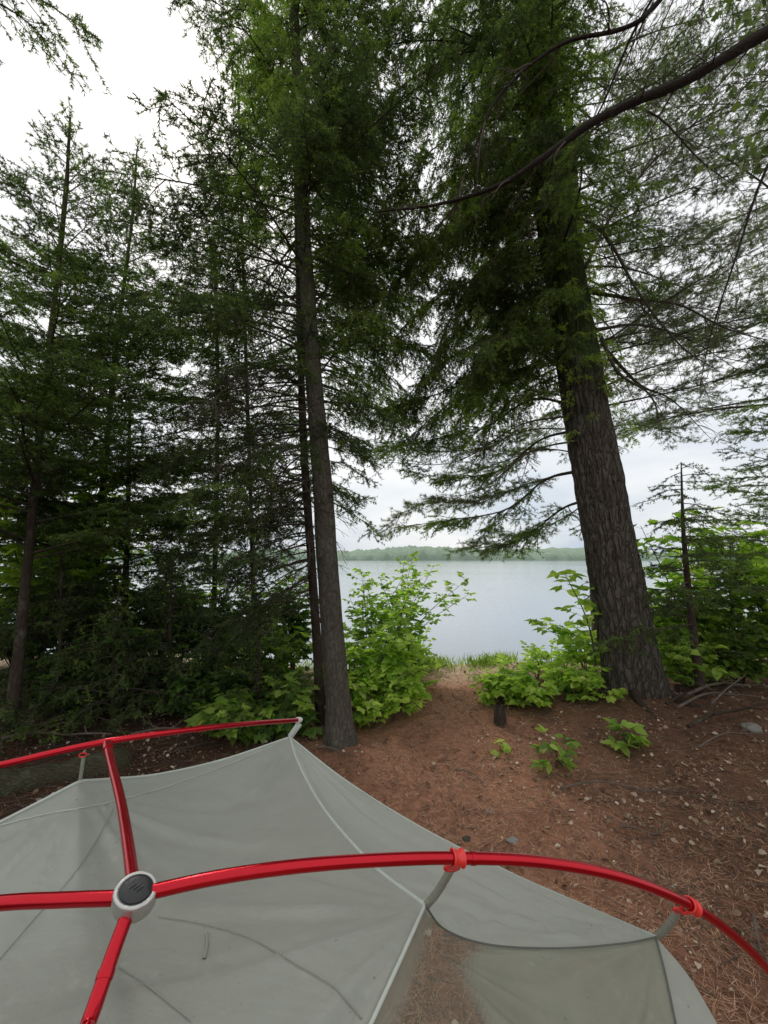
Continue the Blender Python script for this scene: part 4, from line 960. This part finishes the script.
cloth_line('inner_seam_or_shadow', [(118, 968), (150, 990), (190, 1022)], .0006, M_ghost)
cloth_line('inner_seam_or_shadow', [(0, 826), (45, 815), (100, 805), (160, 789), (215, 770), (262, 751), (286, 740)], .0011, M_seam)
cloth_line('inner_seam_or_shadow', [(0, 960), (30, 925), (70, 880), (100, 835), (118, 800)], .0005, M_ghost)  # dark line standing in for a smudge of shadow on the cloth
cloth_line('inner_toggle', [(206, 934), (207, 945), (204, 960)], .0024, M_ghost, 8)

# poles
def pole(pts, r, n=280):
    p = smooth([np.array(q[1]) if q[0] == 'w' else P(*q) for q in pts], n); b = Buf(); add_tube(b, p, r, 20); return b.build('pole', M_red, tent, True), p
W = lambda *q: ('w', q)
hub = P(135, 897, .285); PR = .0042
o, pr = pole([(150, 892, .287), (220, 877, .296), (300, 866, .308), (380, 860, .323), (457, 858, .340), (540, 862, .358), (620, 877, .378), (690, 905, .402), (735, 937, .42), (768, 970, .436), W(.45, .468, .865), W(.52, .50, .70), W(.59, .54, .4), W(.62, .56, .05)], PR)
o, pl = pole([(120, 898, .284), (60, 900, .283), (0, 903, .284), (-110, 915, .29), W(-.62, .30, 1.03), W(-.9, .33, .75), W(-1.08, .36, .4), W(-1.2, .38, .05)], PR)
o, pb_ = pole([(133, 882, .295), (127, 838, .345), (120, 798, .41), (110, 758, .49), (107, 743, .525)], PR)
o, pf = pole([(129, 910, .280), (112, 956, .262), (88, 1024, .240), (62, 1085, .216), W(-.172, .175, 1.03), W(-.20, .12, .8), W(-.23, .06, .4), W(-.24, .03, .05)], PR)
o, pk = pole([W(-1.18, .8, .05), W(-1.0, .70, .6), (-230, 828, .50), (-110, 788, .505), (0, 765, .515), (60, 751, .53), (110, 741, .545), (180, 731, .60), (245, 724, .70), (298, 720, .86)], .0040)
# ferrule rings on the poles
def ring(p, i, r, l=.010, mt=M_red, name='ferrule'):
    c = p[i]; d = nrm(p[i + 1] - p[i - 1]); b = Buf(); add_tube(b, np.array([c - d * l / 2, c, c + d * l / 2]), [r, r * 1.02, r], 20); b.build(name, mt, tent, True)
ring(pk, 226, .0047, .008)
ring(pb_, 255, .0052, .010)
ring(pr, 90, .0046, .004); ring(pf, 52, .0046, .004)
# hub
hn = nrm(np.array([.24, -.30, 1.0])); hx = nrm(np.cross([0, 1, 0], hn)); hy = np.cross(hn, hx)
hn2 = hn
HR = .0134
def lathe(name, prof, mt, c, parent, sq=.86, n=48):
    b = Buf(); th = np.linspace(0, 2 * math.pi, n, endpoint=False); V = []
    for r_, z_ in prof: V.append(c + (np.cos(th)[:, None] * hx * r_ + np.sin(th)[:, None] * hy * r_ * sq) + hn * z_)
    V = np.array(V); k = len(prof); i = np.arange(k - 1)[:, None] * n; j = np.arange(n)[None]; j2 = (j + 1) % n
    b.add(V.reshape(-1, 3), np.stack([i + j, i + j2, i + n + j2, i + n + j], -1).reshape(-1, 4)); b.add(V[-1], [list(range(n))]); b.add(V[0], [list(range(n))[::-1]])
    return b.build(name, mt, parent, True)
ho = lathe('hub', [(HR * .86, -.0062), (HR * .96, -.0055), (HR, -.0035), (HR, .0046), (HR * .975, .0060), (HR * .91, .0066), (HR * .77, .0066), (HR * .75, .0058)], M_silver, hub, tent)
lathe('cap', [(HR * .73, .0055), (HR * .75, .0066), (HR * .71, .0075), (HR * .5, .0079), (HR * .2, .0080), (.0003, .0080)], M_black, hub, ho)
for k in (-1, 0, 1):
    a0 = hub + hn * .0084 + hx * (k * .0026 - .0012) - hy * .0016; a1 = hub + hn * .0084 + hx * (k * .0026 + .0012) + hy * .0020
    ribbon('emblem_mark', np.array([a0, (a0 + a1) / 2, a1]), .0006, simple('emblem_grey', (.06, .06, .062), .5), hn, .0002, ho)
# clips with straps
def clip(px, py, Y, cloth, p, mt=M_clip, scale=1.0, wrap=True):
    c = P(px, py, Y); i = int(np.argmin(np.linalg.norm(p - c, axis=1))); i = min(max(i, 1), len(p) - 2); c = p[i]; d = nrm(p[i + 1] - p[i - 1]); r = PR
    cl = P(*cloth); dn = nrm(cl - c - d * np.dot(cl - c, d)); sd_ = np.cross(d, dn); b = Buf()
    if wrap:      # a moulded C-shaped hook gripping the pole, with raised edges
        th = np.linspace(-.9, math.pi + .9, 26); prof = [(-.0050, .0016), (-.0046, .0022), (-.0036, .0022), (-.0032, .0014), (.0032, .0014), (.0036, .0022), (.0046, .0022), (.0050, .0016), (.0050, .0004), (-.0050, .0004)]
        ringv = np.array([[c + d * x_ * scale + (r + t_) * (math.cos(a_) * sd_ - math.sin(a_) * dn) for x_, t_ in prof] for a_ in th])
        k_, m_ = len(th), len(prof); i_ = np.arange(k_ - 1)[:, None] * m_; j_ = np.arange(m_)[None]; j2_ = (j_ + 1) % m_
        b.add(ringv.reshape(-1, 3), np.stack([i_ + j_, i_ + j2_, i_ + m_ + j2_, i_ + m_ + j_], -1).reshape(-1, 4))
        b.add(ringv[0], [list(range(m_))]); b.add(ringv[-1], [list(range(m_))[::-1]])
        for sg_ in (-1, 1):
            a0_ = c + sg_ * sd_ * (r * .75) + dn * (r * .75)
            add_tube(b, smooth([a0_ - d * .002, a0_ + dn * .004 + d * .001, c + dn * (r + .009)], 8), .0013, 8)
    e0 = c + dn * (r + .003)
    th = np.linspace(0, 2 * math.pi, 24)      # flattened eye that holds the strap
    ringp = e0 + dn * .006 * scale + .0062 * scale * (np.cos(th)[:, None] * d + np.sin(th)[:, None] * dn * .6)
    add_tube(b, ringp, .0013 * scale, 8, caps=False)
    o = b.build('clip', mt, tent, True)
    s0 = e0 + dn * .008; mid = (s0 + cl) / 2 + np.array([0, 0, -.002])
    sp_ = smooth([s0, mid, cl], 14)
    ribbon('strap', sp_, .0060 * scale, M_strap, thick=.0014, parent=o)
    tri = Buf(); 
    return o
clip(457, 858, .34, (426, 906, .371), pr); clip(692, 906, .402, (657, 937, .439), pr)
clip(82, 747, .535, (80, 781, .54), pk, scale=.7, wrap=False)
# white tip at the end of the far pole with its strap
tp_ = pk[-1]; dv = nrm(pk[-1] - pk[-3]); b = Buf(); add_tube(b, np.array([tp_ - dv * .004, tp_ + dv * .008, tp_ + dv * .014]), [.0055, .0055, .0035], 14)
tipo = b.build('pole_tip', M_white, tent, True); ribbon('strap', smooth([tp_ + dv * .006 - UP * .006, P(297, 727, .86), P(*C_)], 10), .012, M_seam, thick=.0015, parent=tipo)

# =================================================================== CAMERA
cam = bpy.data.cameras.new('camera'); co = bpy.data.objects.new('camera', cam); col.objects.link(co)
cam.sensor_fit = 'VERTICAL'; cam.sensor_height = 36; cam.lens = 36 * F / 1024; cam.clip_start = .02; cam.clip_end = 9000
co.location = (0, 0, CH); co.rotation_euler = (math.pi / 2 + PITCH, 0, 0); sc.camera = co
sc.view_settings.view_transform = 'Standard'; sc.view_settings.look = 'None'; sc.view_settings.exposure = 0; sc.view_settings.gamma = 1
cy = sc.cycles; cy.max_bounces = 6; cy.diffuse_bounces = 4; cy.glossy_bounces = 3; cy.transmission_bounces = 4; cy.transparent_max_bounces = 10
cy.use_denoising = True; cy.caustics_reflective = False; cy.caustics_refractive = False
